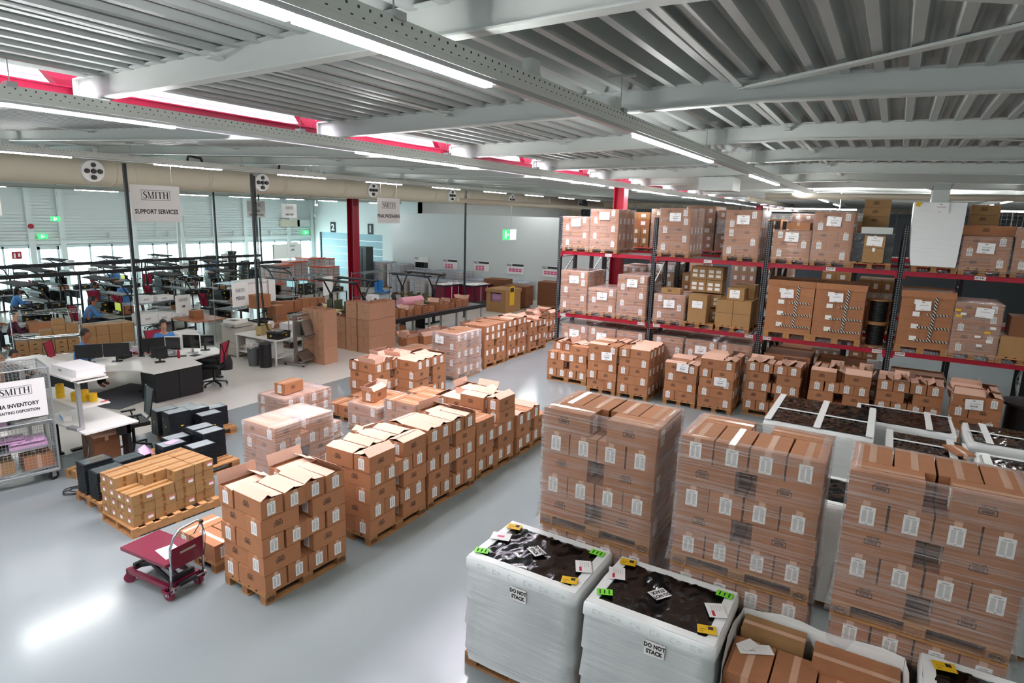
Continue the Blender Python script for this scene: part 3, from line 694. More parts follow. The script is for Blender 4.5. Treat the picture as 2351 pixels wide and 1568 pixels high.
# ================================================================ PALLET RACK
mat('dark_film', '2e2f33', 0.15, bump=.6, bscale=6, spec=.8)
hazard_mat('hazard_tape')
RY = [8.03, 5.29, 2.53, -0.2, -2.98, -5.76]
def upright(x, y, h, holes=True):
    m = MB(); m.b2(x-.045, x+.045, y-.05, y-.045, 0, h); m.b2(x-.045, x+.045, y+.045, y+.05, 0, h); m.b2(x-.045, x-.04, y-.05, y+.05, 0, h)
    if holes:
        z = 1.0
        while z < h-.03:
            for dy in (-.022, .022): m.b2(x-.047, x-.045, y+dy-.007, y+dy+.007, z, z+.022, 1)
            z += .05
    return m
mat('hole_light', '9aa0a2', .6)
def rack_row(xf, xr, ys, levels, label, htop=4.55, tags=None, decks=True, holes=True, hidden_low=False):
    t = thing('pallet_rack', label, 'pallet rack', (0, 0, 0)); n = 0
    for y in ys:
        for x in (xf+.05, xr-.05): put('upright', upright(x, y, htop, holes).mesh('upright', ['black_steel', 'hole_light']), t)
        m = MB(); z = .3; s = 1
        while z < htop-.7:
            m.bar((xf+.07, y, z if s > 0 else z+.62), (xr-.07, y, z+.62 if s > 0 else z), .03); z += .62; s = -s
            m.bar((xf+.07, y, z), (xr-.07, y, z), .02)
        put('bracing', m.mesh('bracing', 'galv'), t)
    for z in levels:
        for a, b in zip(ys, ys[1:]):
            for x in (xf, xr-.05):
                m = MB().b2(x, x+.045, b+.05, a-.05, z, z+.1); m.b2(x-.012, x+.05, b+.05, b+.1, z-.06, z+.1); m.b2(x-.012, x+.05, a-.1, a-.05, z-.06, z+.1)
                if holes and x == xf:
                    for q in (b+.075, a-.075):
                        for zz in (-.03, .02, .07): m.b2(x-.014, x-.012, q-.006, q+.006, z+zz, z+zz+.02, 1)
                put('beam', m.mesh('beam', ['red_steel', 'black_steel']), t)
            if decks:
                m = MB(); y = b+.08
                while y < a-.06: m.b2(xf, xr, y, y+.006, z+.1, z+.106); y += .055
                x = xf+.02
                while x < xr: m.b2(x, x+.006, b+.05, a-.05, z+.095, z+.1); x += .11
                put('wire_deck', m.mesh('wire_deck', 'galv'), t)
    for s, y, z in (tags or ()):
        g = MB().box(xf-.004, y, z+.05, .004, .19, .075).add(text(s, .062, .001), T(xf-.007, y, z+.05, -HP), 1)
        put('location_label', g.mesh('location_label', ['paper', 'ink']), t)
    return t
XF, XR = 15.9, 17.0; Z1, Z2 = 1.72, 3.47
tg = [('AP21C', 6.55, Z2), ('AP22C', 3.9, Z2), ('AP23C', 1.15, Z2), ('AP24C', -1.6, Z2), ('AP21A', 7.85, Z1), ('AP21B', 5.5, Z1), ('AP22A', 5.08, Z1), ('AP22B', 2.75, Z1), ('AP23A', 2.33, Z1), ('AP23B', .02, Z1), ('AP24A', -.42, Z1), ('AP24B', -2.75, Z1)]
rack_row(XF, XR, RY, (Z1, Z2), 'long pallet rack with black uprights and crimson beams facing the aisle', tags=tg)
DZ1, DZ2 = Z1+.107, Z2+.107; G = 'wrapped loads on the red rack'
def rl(label, ymin, z, layers, H=.212, place=None, film='film', tops=None, vis='x', ftop='full', ends=(-1, 1), top='c'):
    return wrapped(label, XF-.05, ymin, z, 0, layers, vis, H, placard=place, film=film, ftop=ftop, tops=tops, top=top, ends=ends)
def pl(z, u=.4): return [('x', u, z)]
rl('wrapped four-high load, top level, at the wall end of the rack', 7.13, DZ2, 'ABAB', .2, pl(.78))
rl('wrapped five-high load, top level, second from the rack\'s wall end', 6.3, DZ2, 'BABAB', .203, pl(.98), vis='xy')
rl('wrapped five-high load with FLOOR sheet beside the AP21 and AP22 upright', 4.38, DZ2, 'ABABB', .215, pl(1.0), vis='xy')
rl('wrapped five-high load just above the AP22C tag', 2.74, DZ2, 'ABAAB', .212, pl(.98), vis='xy')
t = rl('wrapped load with loose film and one raised carton, start of AP23C bay', 1.63, DZ2, 'ABA', .21, pl(.62))
put('carton', carton_mesh(.51, .5, .16, 'c', False), t, (.3, .3, .79), 0)
rl('tall wrapped load above the AP23C tag with strapped top', .8, DZ2, 'BABAB', .212, pl(1.0))
t = thing('wrapped_pallet_load', 'dark film load with two kraft cartons taped in front, AP23C bay', 'pallet load', (XF-.05, -.0, DZ2))
pallet('pallet', (0, 0, 0), 0, t); put('dark_load', MB().b2(.1, 1.2, .0, .76, .144, .76).mesh('dark_load', 'dark_film'), t)
for z in (.144, .46): carton('carton', (.1, .36, z), 0, t, L=.3, W=.4, H=.31 if z < .2 else .26, top='c', stamp=False, ends=(), matn='kraft', tapem='paper')
put('placard', MB().box(0, 0, 0, .3, .002, .2).mesh('placard', 'placard_print'), t, (-.06, .36, .6), rot=(0, .05, -HP))
for y in (.2, .5): put('white_carton', MB().box(.3, y, .83, .4, .3, .14).mesh('white_carton', 'white_paint'), t)
for k in range(4): carton('carton', (.95, .42, .76+k*.19), HP, t, L=.52, W=.34, H=.185, top='c', matn='kraft', stamp=True, ends=(), tapem='tan_tape')
t = thing('wrapped_pallet_load', 'tall load wrapped in white foam sheet, widest at the top', 'pallet load', (XF-.05, -1.18, DZ2))
pallet('pallet', (0, 0, 0), 0, t); m = MB()
k0 = 0; prof = [(0.13, .0, .02), (.35, .0, -.02), (.7, .01, -.05), (1.05, .0, -.07), (1.44, .0, -.08)]
for (za, a0, a1), (zb2, b0, b1) in zip(prof, prof[1:]):
    m.poly([(-.04, .03+a1*.3, za), (-.04, .84-a1, za), (-.04, .84-b1, zb2), (-.04, .03+b1*.3, zb2)])
    m.poly([(1.2, .03+a1*.3, za), (1.2, .84-a1, za), (1.2, .84-b1, zb2), (1.2, .03+b1*.3, zb2)]); m.poly([(-.04, .03+a1*.3, za), (1.2, .03+a1*.3, za), (1.2, .03+b1*.3, zb2), (-.04, .03+b1*.3, zb2)]); m.poly([(-.04, .84-a1, za), (1.2, .84-a1, za), (1.2, .84-b1, zb2), (-.04, .84-b1, zb2)])
m.b2(-.03, 1.19, .02, .89, 1.38, 1.42)
put('foam_wrap', m.mesh('foam_wrap', 'white_film'), t); put('placard', MB().box(0, 0, 0, .28, .002, .2).mesh('placard', 'placard_print'), t, (-.07, .45, 1.33), rot=(0, 0, -HP))
put('hazard_tag', MB().box(-.06, .84, 1.4, .004, .08, .1, rx=.4).mesh('hazard_tag', mat('yellow', 'e8b81c', .5).name), t)
c = carton('carton', (16.1, -.7, 5.01), HP+.06, None, L=.3, W=.32, H=.26, top='o4', stamp=False, ends=(), matn='white_paint', edge='white_paint', lab='small white carton with open flaps on top of the foam-wrapped load')
put('handwriting', MB().tube([(-.1+.2*i/14, -.006, .2+.012*sin(i*2.3)) for i in range(15)], .004, 4).mesh('handwriting', 'ink'), c, (.0, -.16, 0))
for k in range(3): carton('carton', (16.62, -1.55, 5.0-.6+k*.2), HP, None, L=.5, W=.34, H=.195, top='c', matn='kraft', ends=(), lab='orange-brown carton, %s of three beside the foam-wrapped load' % ('lowest', 'middle', 'upper')[k])
t = rl('wrapped three-high load with FLOOR sheet above the AP24C tag', -2.0, DZ2, 'BAB', .215, pl(.55))
put('carton', carton_mesh(.9, .78, .2, 'c', True), t, (.55, .4, .80), HP)
rl('wrapped load past the AP24C tag, next to the last upright', -2.86, DZ2, 'ABAB', .21)
rl('wrapped five-high load, middle level, at the wall end of the rack', 7.1, DZ1, 'ABABB', .213, pl(.97), vis='xy')
rl('wrapped three-high load, middle level, orange pallet, bay AP21', 6.24, DZ1, 'BAB', .215, pl(.58), vis='xy')
rl('wrapped five-high load, middle level, above the AP21B tag', 5.4, DZ1, 'BABAB', .213, pl(1.0))
t = rl('wrapped three-high load with tilted carton under sagging film, bay AP22', 4.37, DZ1, 'ABA', .215, pl(.55))
carton('carton', (.25, .42, .80), HP, t, L=.5, W=.3, H=.14, ends=(), matn='kraft')
t = thing('pallet_load', 'load of white-labelled cartons over one tall carton, bay AP22', 'pallet load', (XF-.05, 3.62, DZ1)); pallet('pallet', (0, 0, 0), 0, t)
def lc(par, x, y, z, w, d, h, n=2, mt='kraft'):
    o = put('carton', MB().b2(x, x+d, y, y+w, z, z+h).mesh('carton', mt), par)
    for k in range(n):
        put('shipping_label', MB().box(x-.003, y+w*(.28+.45*(k % 2)), z+h*(.3+.35*(k//2)), .002, w*.3, h*.24).mesh('shipping_label', 'small_print'), o)
    return o
lc(t, .0, .2, .144, .46, .45, .36, 0); lc(t, .0, .2, .505, .46, .45, .34, 0); put('placard', MB().box(0, 0, 0, .26, .002, .18).mesh('placard', 'placard_print'), t, (-.01, .43, .6), rot=(0, 0, -HP))
for z in (.144, .505, .87, 1.2):
    for y in (-.02, .39): lc(t, .5, y, z, .4, .5, .32, 4)
t = thing('pallet_load', 'four kraft cartons two by two with a taped carton on top, bay AP22', 'pallet load', (XF-.05, 2.76, DZ1)); pallet('pallet', (0, 0, 0), 0, t)
for y in (.0, .42):
    for z in (.144, .465): lc(t, .0, y, z, .41, .6, .315, 0); lc(t, .62, y, z, .41, .5, .315, 2)
lc(t, .05, .2, .785, .4, .5, .3, 0); put('placard', MB().box(0, 0, 0, .24, .002, .2).mesh('placard', 'placard_print'), t, (.04, .42, .94), rot=(0, 0, -HP)); lc(t, .6, .05, .785, .5, .5, .34, 0)
def octabin(label, y0, z, w=1.03, h=1.25, tape=True, x0=XF-.04):
    t = thing('carton_crate', label, 'crate', (x0, y0, z)); m = MB()
    for y, ww in ((0.06, .12), (w/2, .14), (w-.06, .12)): m.b2(0, 1.1, y-ww/2, y+ww/2, 0, .12)
    m.b2(-.01, 1.11, 0, w, .12, .16); put('pallet', m.mesh('pallet', 'wood'), t)
    m = MB().b2(0, 1.1, .01, w-.01, .15, h); s = put('sleeve', m.mesh('sleeve', 'cardboard'), t)
    ln = MB(); ln.b2(-.002, 0, w*.56, w*.565, .22, h-.06)
    for k in range(1, 4): ln.b2(-.002, 0, .02, w-.02, .2+(h-.25)*k/4, .204+(h-.25)*k/4)
    put('seam', ln.mesh('seam', 'card_dark'), s)
    m = MB(); e = .015
    for a in ((-e, 0, -.005, w+.005), (1.1, 1.1+e, -.005, w+.005)): m.b2(a[0], a[1], a[2], a[3], h-.11, h+.03)
    m.b2(0, 1.1, -.005, .01, h-.11, h+.03); m.b2(0, 1.1, w-.01, w+.005, h-.11, h+.03); put('lid', m.mesh('lid', 'cardboard'), t)
    put('inner_top', MB().b2(0, 1.1, .01, w-.01, h-.02, h-.012).mesh('inner_top', 'card_dark'), t)
    if tape:
        u = w*.36
        put('hazard_tape', MB().box(-.018, u, .2+(h-.2)*.5, .003, .05, h-.36, rx=.05).mesh('hazard_tape', 'hazard_tape'), t)
        for k in range(3): put('hazard_tape', MB().box(-.0185, u-.02-.05*(k == 2), .3+k*.28, .003, w*.62-.2*(k == 2), .035, rx=-.02).mesh('hazard_tape', 'hazard_tape'), t)
    for k in range(4): put('shipping_label', MB().box(-.017, w*.68, .27+k*(h-.27)/4+.06, .003, .13, .1).mesh('shipping_label', 'small_print'), t)
    put('placard', MB().box(0, 0, 0, .28, .002, .2).mesh('placard', 'placard_print'), t, (-.03, w*.57, h-.28), rot=(0, radians(-4), -HP))
    return t
octabin('tall brown crate with striped tape cross, starting bay AP23', 1.4, DZ1, h=1.34)
octabin('tall brown crate with striped tape cross before the cable reels', .37, DZ1, h=1.34)
octabin('tall brown crate with striped tape cross in bay AP24', -1.26, DZ1, w=.97, h=1.32)
def reel(label, x, y, z, r=.25, w=.5):
    t = thing('cable_reel', label, 'cable reel', (x, y, z))
    put('flange', MB().cyl((0, 0, 0), (0, 0, .03), r, n=28).mesh('flange', 'wood'), t); put('flange', MB().cyl((0, 0, w), (0, 0, w+.03), r, n=28).mesh('flange', 'wood'), t)
    c = MB()
    for k in range(int(w/.035)): c.cyl((0, 0, .035+k*.035), (0, 0, .065+k*.035), r*.72, n=24)
    put('cable', c.mesh('cable', 'black_plastic'), t)
reel('black cable reel, lower of two beside the AP23B crate', 16.3, .105, DZ1); reel('black cable reel, upper of two with a pale wooden disc', 16.3, .105, DZ1+.535)
t = wrapped('wrapped mixed load with yellow and white stickers, bay AP24', XF-.05, -2.07, DZ1, 0, 'ABABB', 'x', .208, film='film_dense', ftop='full')
put('placard', MB().box(0, 0, 0, .3, .002, .2).mesh('placard', 'placard_print'), t, (-.03, .3, 1.0), rot=(0, .05, -HP))
for k, (y, z, c) in enumerate(((.75, 1.02, 'yellow'), (.72, .9, 'yellow'), (.2, .6, 'yellow'), (.35, .5, 'small_print'), (.15, .42, 'small_print'), (.3, .32, 'small_print'), (.12, .7, 'small_print'), (.65, .95, 'small_print'))): put('sticker', MB().box(-.028, y, z, .002, .1, .05).mesh('sticker', c), t)
t = thing('pallet_load', 'wide brown carton with a dark wrapped carton on top, bay AP24', 'pallet load', (XF-.05, -2.88, DZ1)); pallet('pallet', (0, 0, 0), 0, t); lc(t, 0, 0, .144, .78, .7, .42, 0); lc(t, .1, .05, .565, .6, .6, .4, 1, 'card_dark')
# ground level, behind the open stacks
for i, (y, ly) in enumerate(((7.09, 'ABABAB'), (6.25, 'BABABA'), (5.4, 'ABABAB'), (4.37, 'BABABA'), (3.5, 'ABABAB'), (2.66, 'BABABA'))):
    wrapped('%s wrapped load on the ground level behind the floor stacks' % ORD[i], 16.0, y, 0, 0, ly, 'x', .225, film='film_dense', ftop='full', placard=[('x', .4, 1.25)] if i in (0, 1, 4) else None)
octabin('ground level crate behind the sixth floor stack', 1.35, 0, h=1.35, x0=16.1); octabin('ground level crate behind the seventh floor stack', .2, 0, h=1.3, x0=16.1); octabin('ground level crate behind the eighth floor stack', -1.35, 0, h=1.2, x0=16.1)
tag(put('cable_drum', MB().lathe([(0, 0), (.5, 0), (.5, .05), (.4, .05), (.4, 1.0), (.5, 1.0), (.5, 1.05), (0, 1.05)], n=28).mesh('cable_drum', 'black_plastic')), 'black cable drum on the floor beside the ninth floor stack', 'cable drum').location = (15.6, -2.75, .1)
# rows behind the first rack
rack_row(18.1, 19.2, RY, (Z1, Z2), 'second pallet rack row standing behind the crimson column', holes=False)
rack_row(22.0, 23.1, [9.2, 6.45, 3.7, .95, -1.8, -4.55, -7.3], (Z1, Z2), 'third pallet rack row far behind, seen through the gaps', holes=False)
random.seed(21)
def simple_load(lab, x, y, z, top, kind):
    t = thing('pallet_load', lab, 'pallet load', (x, y, z), 0, None)
    put('pallet', pallet_meshes()[0], t); zz = .144
    while zz < top-.1:
        h = random.choice((.2, .24, .3)); w = random.choice((.39, .26))
        m = MB(); n = int(.8/w)
        for i in range(n): m.b2(0, .6, i*w+.004, (i+1)*w-.004, zz, zz+h-.004); m.b2(.6, 1.2, i*w, (i+1)*w, zz, zz+h-.004)
        o = put('carton_layer', m.mesh('carton_layer', random.choice(('cardboard', 'kraft', 'cardboard', 'white_paint'))), t)
        q = MB()
        for i in range(n): q.box(-.002, (i+.5)*w, zz+h*.5, .002, w*.35, h*.45)
        put('shipping_label', q.mesh('shipping_label', 'paper'), o); zz += h
    if kind == 'w': film_shell('stretch_wrap', t, 0, 1.2, 0, .8, .1, zz, 'film_dense', 'full')
ordr = ('first', 'second', 'third', 'fourth', 'fifth', 'sixth', 'seventh', 'eighth', 'ninth', 'tenth')
for lv, z in (('ground', 0), ('middle', DZ1), ('top', DZ2)):
    for row, x, n, y0 in (('second', 18.1, 9, 8.0), ('third', 22.0, 10, 9.1)):
        k = 0
        for i in range(n):
            bay = (RY if row == 'second' else [9.2, 6.45, 3.7, .95, -1.8, -4.55])[i//3]; y = bay-.085-.86*(i % 3+1)
            if row == 'second' and i in (0,) and lv != 'ground': continue
            if random.random() < .12: continue
            if row == 'third' and lv == 'top' and i % 2: continue
            simple_load('%s load from the wall, %s level of the %s rack row' % (ordr[i], lv, row), x, y, z, random.choice((.8, 1.0, 1.15, 1.3) if lv != 'top' else (1.0, 1.2)), random.choice('ww-'))
m = MB()
for y in range(-14, 10): m.b2(24.5, 24.53, y, y+.03, 3.4, 5.05)
for k in range(12): m.b2(24.51, 24.52, -14, 9.6, 3.5+k*.13, 3.506+k*.13)
for k in range(180): m.b2(24.51, 24.52, -14+k*.131, -13.994+k*.131, 3.45, 5.05)
tag(put('wire_mesh_fence', m.mesh('wire_mesh_fence', 'black_steel')), 'black wire mesh screen standing above the far racks', 'mesh screen')
# ================================================================ WHITE-WRAPPED LOADS WITH BLACK TOPS
mat('yellow', 'f0b323', .5); mat('green_sheet', '7fe63c', .5); mat('red_ink', 'c4203a', .5); mat('pink_ink', 'e0508a', .5); mat('line_ink', 'b5bbbd', .6)
def crinkle(x0, x1, y0, y1, z, amp=.012, nx=26, ny=16):
    m = MB(); k = len(m.v)
    for j in range(ny+1):
        for i in range(nx+1):
            e = 0 if i in (0, nx) or j in (0, ny) else 1
            m.v.append((x0+(x1-x0)*i/nx+e*jit(.008), y0+(y1-y0)*j/ny+e*jit(.008), z+e*(jit(amp)+.006*sin(i*.9)*cos(j*.7))))
    for j in range(ny):
        for i in range(nx): a = j*(nx+1)+i; m.f.append((a, a+1, a+nx+2, a+nx+1)); m.m.append(0)
    return m
def sheet(name, w, h, mt, parent, loc, rz, marks=(), curl=0, rx=0):
    m = MB(); m.box(0, 0, 0, w, h, .0015)
    for (x, y, a, b, c) in marks: m.box(x, y, .0012, a, b, .001, c)
    return put(name, m.mesh(name, [mt, 'ink', 'red_ink', 'pink_ink']), parent, loc, rot=(rx, 0, rz))
def white_load(label, x0, y0, lx, ly, z, rz=HP, straps=False, docs=None, sign=False, seed=1, pal=True, logo=True):
    random.seed(seed); t = thing('white_wrapped_load', label, 'pallet load', (x0, y0, 0), rz)
    if pal: pallet('pallet', (0, 0, 0), 0, t)
    m = MB(); seg = 9; rows = []; ledge = [(.10, -.015), (.22, .0), (.24, .012), (.5, .004), (.52, .018), (.78, .0), (.8, .014), (z-.14, .004), (z-.12, .016), (z-.015, .012), (z, -.004)]
    for zz, g in ledge:
        pts = []; c = [(-g, -g), (lx+g, -g), (lx+g, ly+g), (-g, ly+g)]
        for k in range(4):
            a, b = c[k], c[(k+1) % 4]
            for j in range(seg): t_ = j/seg; s = .006*sin(pi*t_)+jit(.004)*(j > 0); nx, ny = ((0, -1), (1, 0), (0, 1), (-1, 0))[k]; pts.append((a[0]+(b[0]-a[0])*t_+nx*s, a[1]+(b[1]-a[1])*t_+ny*s, zz+jit(.006)*(j > 0)))
        rows.append(pts)
    n = 4*seg
    for r in rows: m.v += r
    for r in range(len(rows)-1):
        for i in range(n): j = (i+1) % n; a = r*n; m.f.append((a+i, a+j, a+n+j, a+n+i)); m.m.append(0)
    wr = put('white_wrap', m.mesh('white_wrap', 'white_film', True), t)
    b = .085; m = MB()
    for q in ((0, lx, 0, b), (0, lx, ly-b, ly), (0, b, b, ly-b), (lx-b, lx, b, ly-b)): m.b2(q[0], q[1], q[2], q[3], z-.012, z+.004)
    put('rim', m.mesh('rim', 'white_film'), wr)
    put('black_cover', crinkle(b*.7, lx-b*.7, b*.7, ly-b*.7, z-.002 if not straps else z+.02, .012, int(24*lx), int(20*ly)).mesh('black_cover', 'black_film', True), t)
    if straps:
        m = MB()
        for f in straps[0]: m.b2(lx*f-.05, lx*f+.05, 0, ly, z+.03, z+.036)
        for f in straps[1]: m.b2(0, lx, ly*f-.03, ly*f+.03, z+.031, z+.037)
        put('white_strap', m.mesh('white_strap', 'white_film'), t)
    if logo:   # row of little outline marks printed on the wrap below the rim
        m = MB(); k = int(lx/.17)
        for i in range(k):
            u = .1+i*.17
            for a0 in range(8):
                a1 = a0+1; m.bar((u+.014*cos(a0*pi/4), ly+.022, z-.06+.014*sin(a0*pi/4)), (u+.014*cos(a1*pi/4), ly+.022, z-.06+.014*sin(a1*pi/4)), .002)
            m.bar((u+.03, ly+.022, z-.04), (u+.07, ly+.022, z-.04), .002); m.bar((u+.03, ly+.022, z-.08), (u+.07, ly+.022, z-.08), .002); m.bar((u+.07, ly+.022, z-.08), (u+.07, ly+.022, z-.04), .002)
        put('printed_marks', m.mesh('printed_marks', 'line_ink'), wr)
    if sign:
        q = MB().box(0, 0, 0, .17, .002, .13); q.add(text('DO NOT', .052, .0025, sx=.85), T(0, -.003, .028), 1); q.add(text('STACK', .052, .0025, sx=.85), T(0, -.003, -.028), 1)
        q = q.mesh('do_not_stack_sheet', ['paper', 'ink'])
        put('do_not_stack_sheet', q, t, (sign[0], ly+.03, z-.2), rot=(0, 0, pi)); put('do_not_stack_sheet', q, t, (sign[1], ly*.5, z+.016), rot=(-HP, 0, sign[2]))
    for kind, u, v, r in docs or ():
        zz = z+.02
        if kind == 'y': sheet('yellow_sheet', .15, .11, 'yellow', t, (u, v, zz), r, [(-.03, -.02, .04, .04, 1), (.04, .03, .03, .004, 1), (.03, 0, .05, .003, 1)])
        elif kind == 'g': sheet('green_sheet', .14, .09, 'green_sheet', t, (u, v, zz), r, [(-.04, 0, .012, .06, 1), (0, 0, .012, .05, 1), (.04, 0, .012, .06, 1)])
        elif kind == 'w': sheet('document_pouch', .2, .15, 'paper', t, (u, v, zz), r, [(-.045, .03, .07, .022, 2)]+[(.03, .03-.02*i, .08, .002, 1) for i in range(5)])
        else: sheet('document_pouch', .2, .15, 'paper', t, (u, v, zz), r, [(.0, 0, .07, .03, 3)])
    return t
white_load('white-wrapped load standing against the open aisle, pink marked sheet on top', 5.43, 2.02, 1.15, .84, 1.25, docs=[('y', 1.05, .13, .2), ('p', 1.06, .38, .3), ('g', 1.07, .72, .3), ('g', .1, .12, 0), ('w', .11, .42, -1.1), ('y', .12, .7, .3)], sign=(.56, .62, 2.6), seed=3)
white_load('white-wrapped load with black top between its twin and the open bin', 5.42, .8, 1.1, .86, 1.25, docs=[('y', 1.0, .1, .2), ('w', 1.02, .34, -1.2), ('g', 1.0, .68, .4), ('g', .09, .12, 0), ('w', .1, .4, -1.1), ('y', .1, .7, .3)], sign=(.46, .58, 1.0), seed=4)
white_load('white-wrapped load beyond the open bin with a yellow sheet', 5.45, -1.8, 1.2, .84, 1.22, docs=[('y', 1.06, .12, .2)], seed=5)
# open bin lined with white film, cartons showing
t = thing('open_carton_load', 'open-topped white-lined load of brown cartons between two white pallets', 'pallet load', (5.45, -.5, 0), HP); random.seed(9)
pallet('pallet', (0, 0, 0), 0, t); m = MB()
W0 = [(0, 0), (1.24, 0), (1.24, .86), (0, .86)]
for (a, b), (c, d) in zip(W0, W0[1:]+W0[:1]):
    P = []
    for i in range(9):
        f = i/8; x, y = a+(c-a)*f, b+(d-b)*f; o = .025*sin(pi*f)+jit(.006); nx, ny = (d-b), -(c-a); L = math.hypot(nx, ny); P.append((x, y, nx/L, ny/L, o))
    for p, q in zip(P, P[1:]):
        z0 = 1.13+.02*sin(p[0]*9+p[1]*7); z1 = 1.13+.02*sin(q[0]*9+q[1]*7)
        if b == d == .86: z0 -= .17; z1 -= .17
        m.poly([(p[0], p[1], .1), (q[0], q[1], .1), (q[0]+q[2]*q[4], q[1]+q[3]*q[4], z1), (p[0]+p[2]*p[4], p[1]+p[3]*p[4], z0)])
        m.poly([(p[0]-p[2]*.01, p[1]-p[3]*.01, .7), (q[0]-q[2]*.01, q[1]-q[3]*.01, .7), (q[0]+q[2]*q[4], q[1]+q[3]*q[4], z1+.001), (p[0]+p[2]*p[4], p[1]+p[3]*p[4], z0+.001)])
put('white_liner', m.mesh('white_liner', 'white_film', True), t)
for i, (x, y, L, Wd, h, r, mt) in enumerate(((.96, .13, .5, .24, 1.07, 0, 'kraft'), (1.07, .55, .5, .32, 1.02, HP, 'cardboard'), (.74, .55, .5, .31, 1.02, HP, 'cardboard'), (.33, .2, .62, .38, 1.03, 0, 'cardboard'), (.42, .62, .46, .3, 1.0, HP, 'cardboard'), (.13, .62, .42, .25, .96, HP, 'cardboard'))):
    carton('carton', (x, y, h-.35), r, t, L=L, W=Wd, H=.35, ends=(), stamp=False, matn=mt)
sheet('paper_sheet', .28, .12, 'paper', t, (1.06, .42, 1.03), .5, [(.05, .02, .1, .003, 1), (.05, 0, .08, .003, 1)]); sheet('paper_sheet', .16, .11, 'paper', t, (1.12, .4, 1.035), 1.0)
put('yellow_label', MB().box(.5, .875, .82, .2, .003, .1).mesh('yellow_label', 'yellow'), t)
# beyond the tall wrapped loads
white_load('large white load with crossed straps before the sixth floor stack', 12.1, -.1, 1.52, 1.75, 1.4, straps=((.5, .03, .97), (.55,)), seed=6)
white_load('low black-topped load tucked behind the large strapped one', 13.6, -1.3, 1.5, 1.2, 1.1, straps=((.25,), (.1,)), seed=7, logo=False)
white_load('strapped white load beside the large strapped one', 11.6, -1.35, 1.05, 1.0, 1.22, straps=((.2, .97), (.5,)), seed=8)
white_load('strapped white load with a torn film tent on top', 10.9, -2.5, 1.1, 1.2, 1.3, straps=((.3, .9), (.5, .05)), seed=9)
white_load('black-topped load in front of the ninth floor stack', 13.2, -2.75, 1.3, 1.2, 1.15, straps=((.3, .8), (.5,)), seed=10, logo=False)
white_load('white load standing in the gap behind the second two-high load', 8.6, -.35, 1.2, .9, 1.35, seed=11)
white_load('white load at the edge behind the third two-high load', 8.7, -1.75, 1.2, .9, 1.5, seed=12)
m = MB(); m.poly([(10.2, -1.2, 1.32), (9.9, -2.3, 1.3), (10.3, -2.4, 1.5)]).poly([(10.2, -1.2, 1.32), (10.3, -2.4, 1.5), (10.9, -1.9, 1.35)])
carton('carton', (10.9, -1.2, 1.29), .4, None, L=.4, W=.25, H=.03, stamp=False, ends=(), lab='flat piece of brown card lying on a strapped black top')
# ================================================================ LEFT FOREGROUND
mat('crimson', '6e0d2e', .32, coat=.3); mat('crimson_wheel', '7d1c3a', .5); mat('desk_white', 'e8e6df', .3); mat('clear_bag', 'd9a6cf', .2, alpha=.75); mat('pink_bag', 'e7b6df', .25, bump=.6, bscale=12); mat('blue_box', '2f86d6', .5); mat('blue_cable', '2647b8', .45)
# scissor lift table
t = thing('lift_table', 'crimson scissor lift trolley with chrome push handle and a white sheet on top', 'lift trolley', (3.58, 6.68, 0), .08)
m = MB().b2(-.05, .44, -.06, .76, .458, .5); put('table_top', m.mesh('table_top', 'crimson'), t)
sheet('paper_sheet', .3, .21, 'paper', t, (.17, .17, .502), 1.35)
m = MB(); m.b2(.0, .05, 0, .78, .13, .185); m.b2(.37, .42, 0, .78, .13, .185); m.b2(0, .42, 0, .04, .12, .18); m.b2(0, .42, .74, .78, .13, .18); m.b2(-.03, .08, -.03, .09, .1, .13)
put('chassis', m.mesh('chassis', 'crimson'), t)
m = MB()
for x in (.08, .34): m.bar((x, .06, .2), (x, .7, .45), .022, .05); m.bar((x+.028, .7, .2), (x+.028, .06, .45), .022, .05)
m.cyl((.08, .38, .325), (.37, .38, .325), .016); m.cyl((.21, .12, .18), (.21, .4, .3), .03); m.b2(.06, .37, .03, .07, .18, .24); m.b2(.06, .37, .68, .73, .2, .24)
put('scissor_arms', m.mesh('scissor_arms', 'black_steel'), t)
for x, y, f in ((.02, .02, 1), (.4, .02, 1), (.03, .76, 0), (.4, .76, 0)):
    w = put('caster', MB().cyl((-.02, 0, .065), (.02, 0, .065), .065, n=20).mesh('caster', 'crimson_wheel'), t, (x, y, 0), rz=.15 if f else .8)
    put('fork', MB().b2(-.032, -.026, -.03, .03, .05, .125).b2(.026, .032, -.03, .03, .05, .125).b2(-.035, .035, -.03, .03, .12, .13).cyl((-.04, 0, .065), (.04, 0, .065), .012).mesh('fork', 'chrome' if f else 'crimson'), w)
H = [(0.02, -.03, .12), (.02, -.05, .5), (.02, -.07, .68), (.06, -.09, .8), (.12, -.1, .87), (.34, -.1, .89), (.41, -.09, .86), (.44, -.07, .76), (.44, -.05, .5), (.44, -.03, .12)]
h = put('push_handle', MB().tube(H, .016, 10).mesh('push_handle', 'chrome', True), t)
put('brake_lever', MB().tube([(.4, -.1, .84), (.36, -.1, .8), (.3, -.1, .74)], .006).box(.41, -.1, .85, .04, .03, .03).mesh('brake_lever', 'black_plastic'), h)
put('brake_cable', MB().tube([(.41, -.1, .83), (.43, -.13, .7), (.45, -.08, .5), (.44, -.04, .3)], .004).mesh('brake_cable', 'black_plastic'), h)
put('side_plate', MB().b2(.03, .43, -.075, -.068, .4, .66).mesh('side_plate', 'crimson'), t); put('name_strip', MB().box(.23, -.078, .575, .2, .003, .028).mesh('name_strip', 'alu'), t)
m = MB()
for x in (.02, .44): m.cyl((x-.012, -.03, .14), (x+.012, -.03, .14), .045, n=18)
m.cyl((0, -.03, .14), (.46, -.03, .14), .01); put('handle_hinge', m.mesh('handle_hinge', 'chrome'), t)
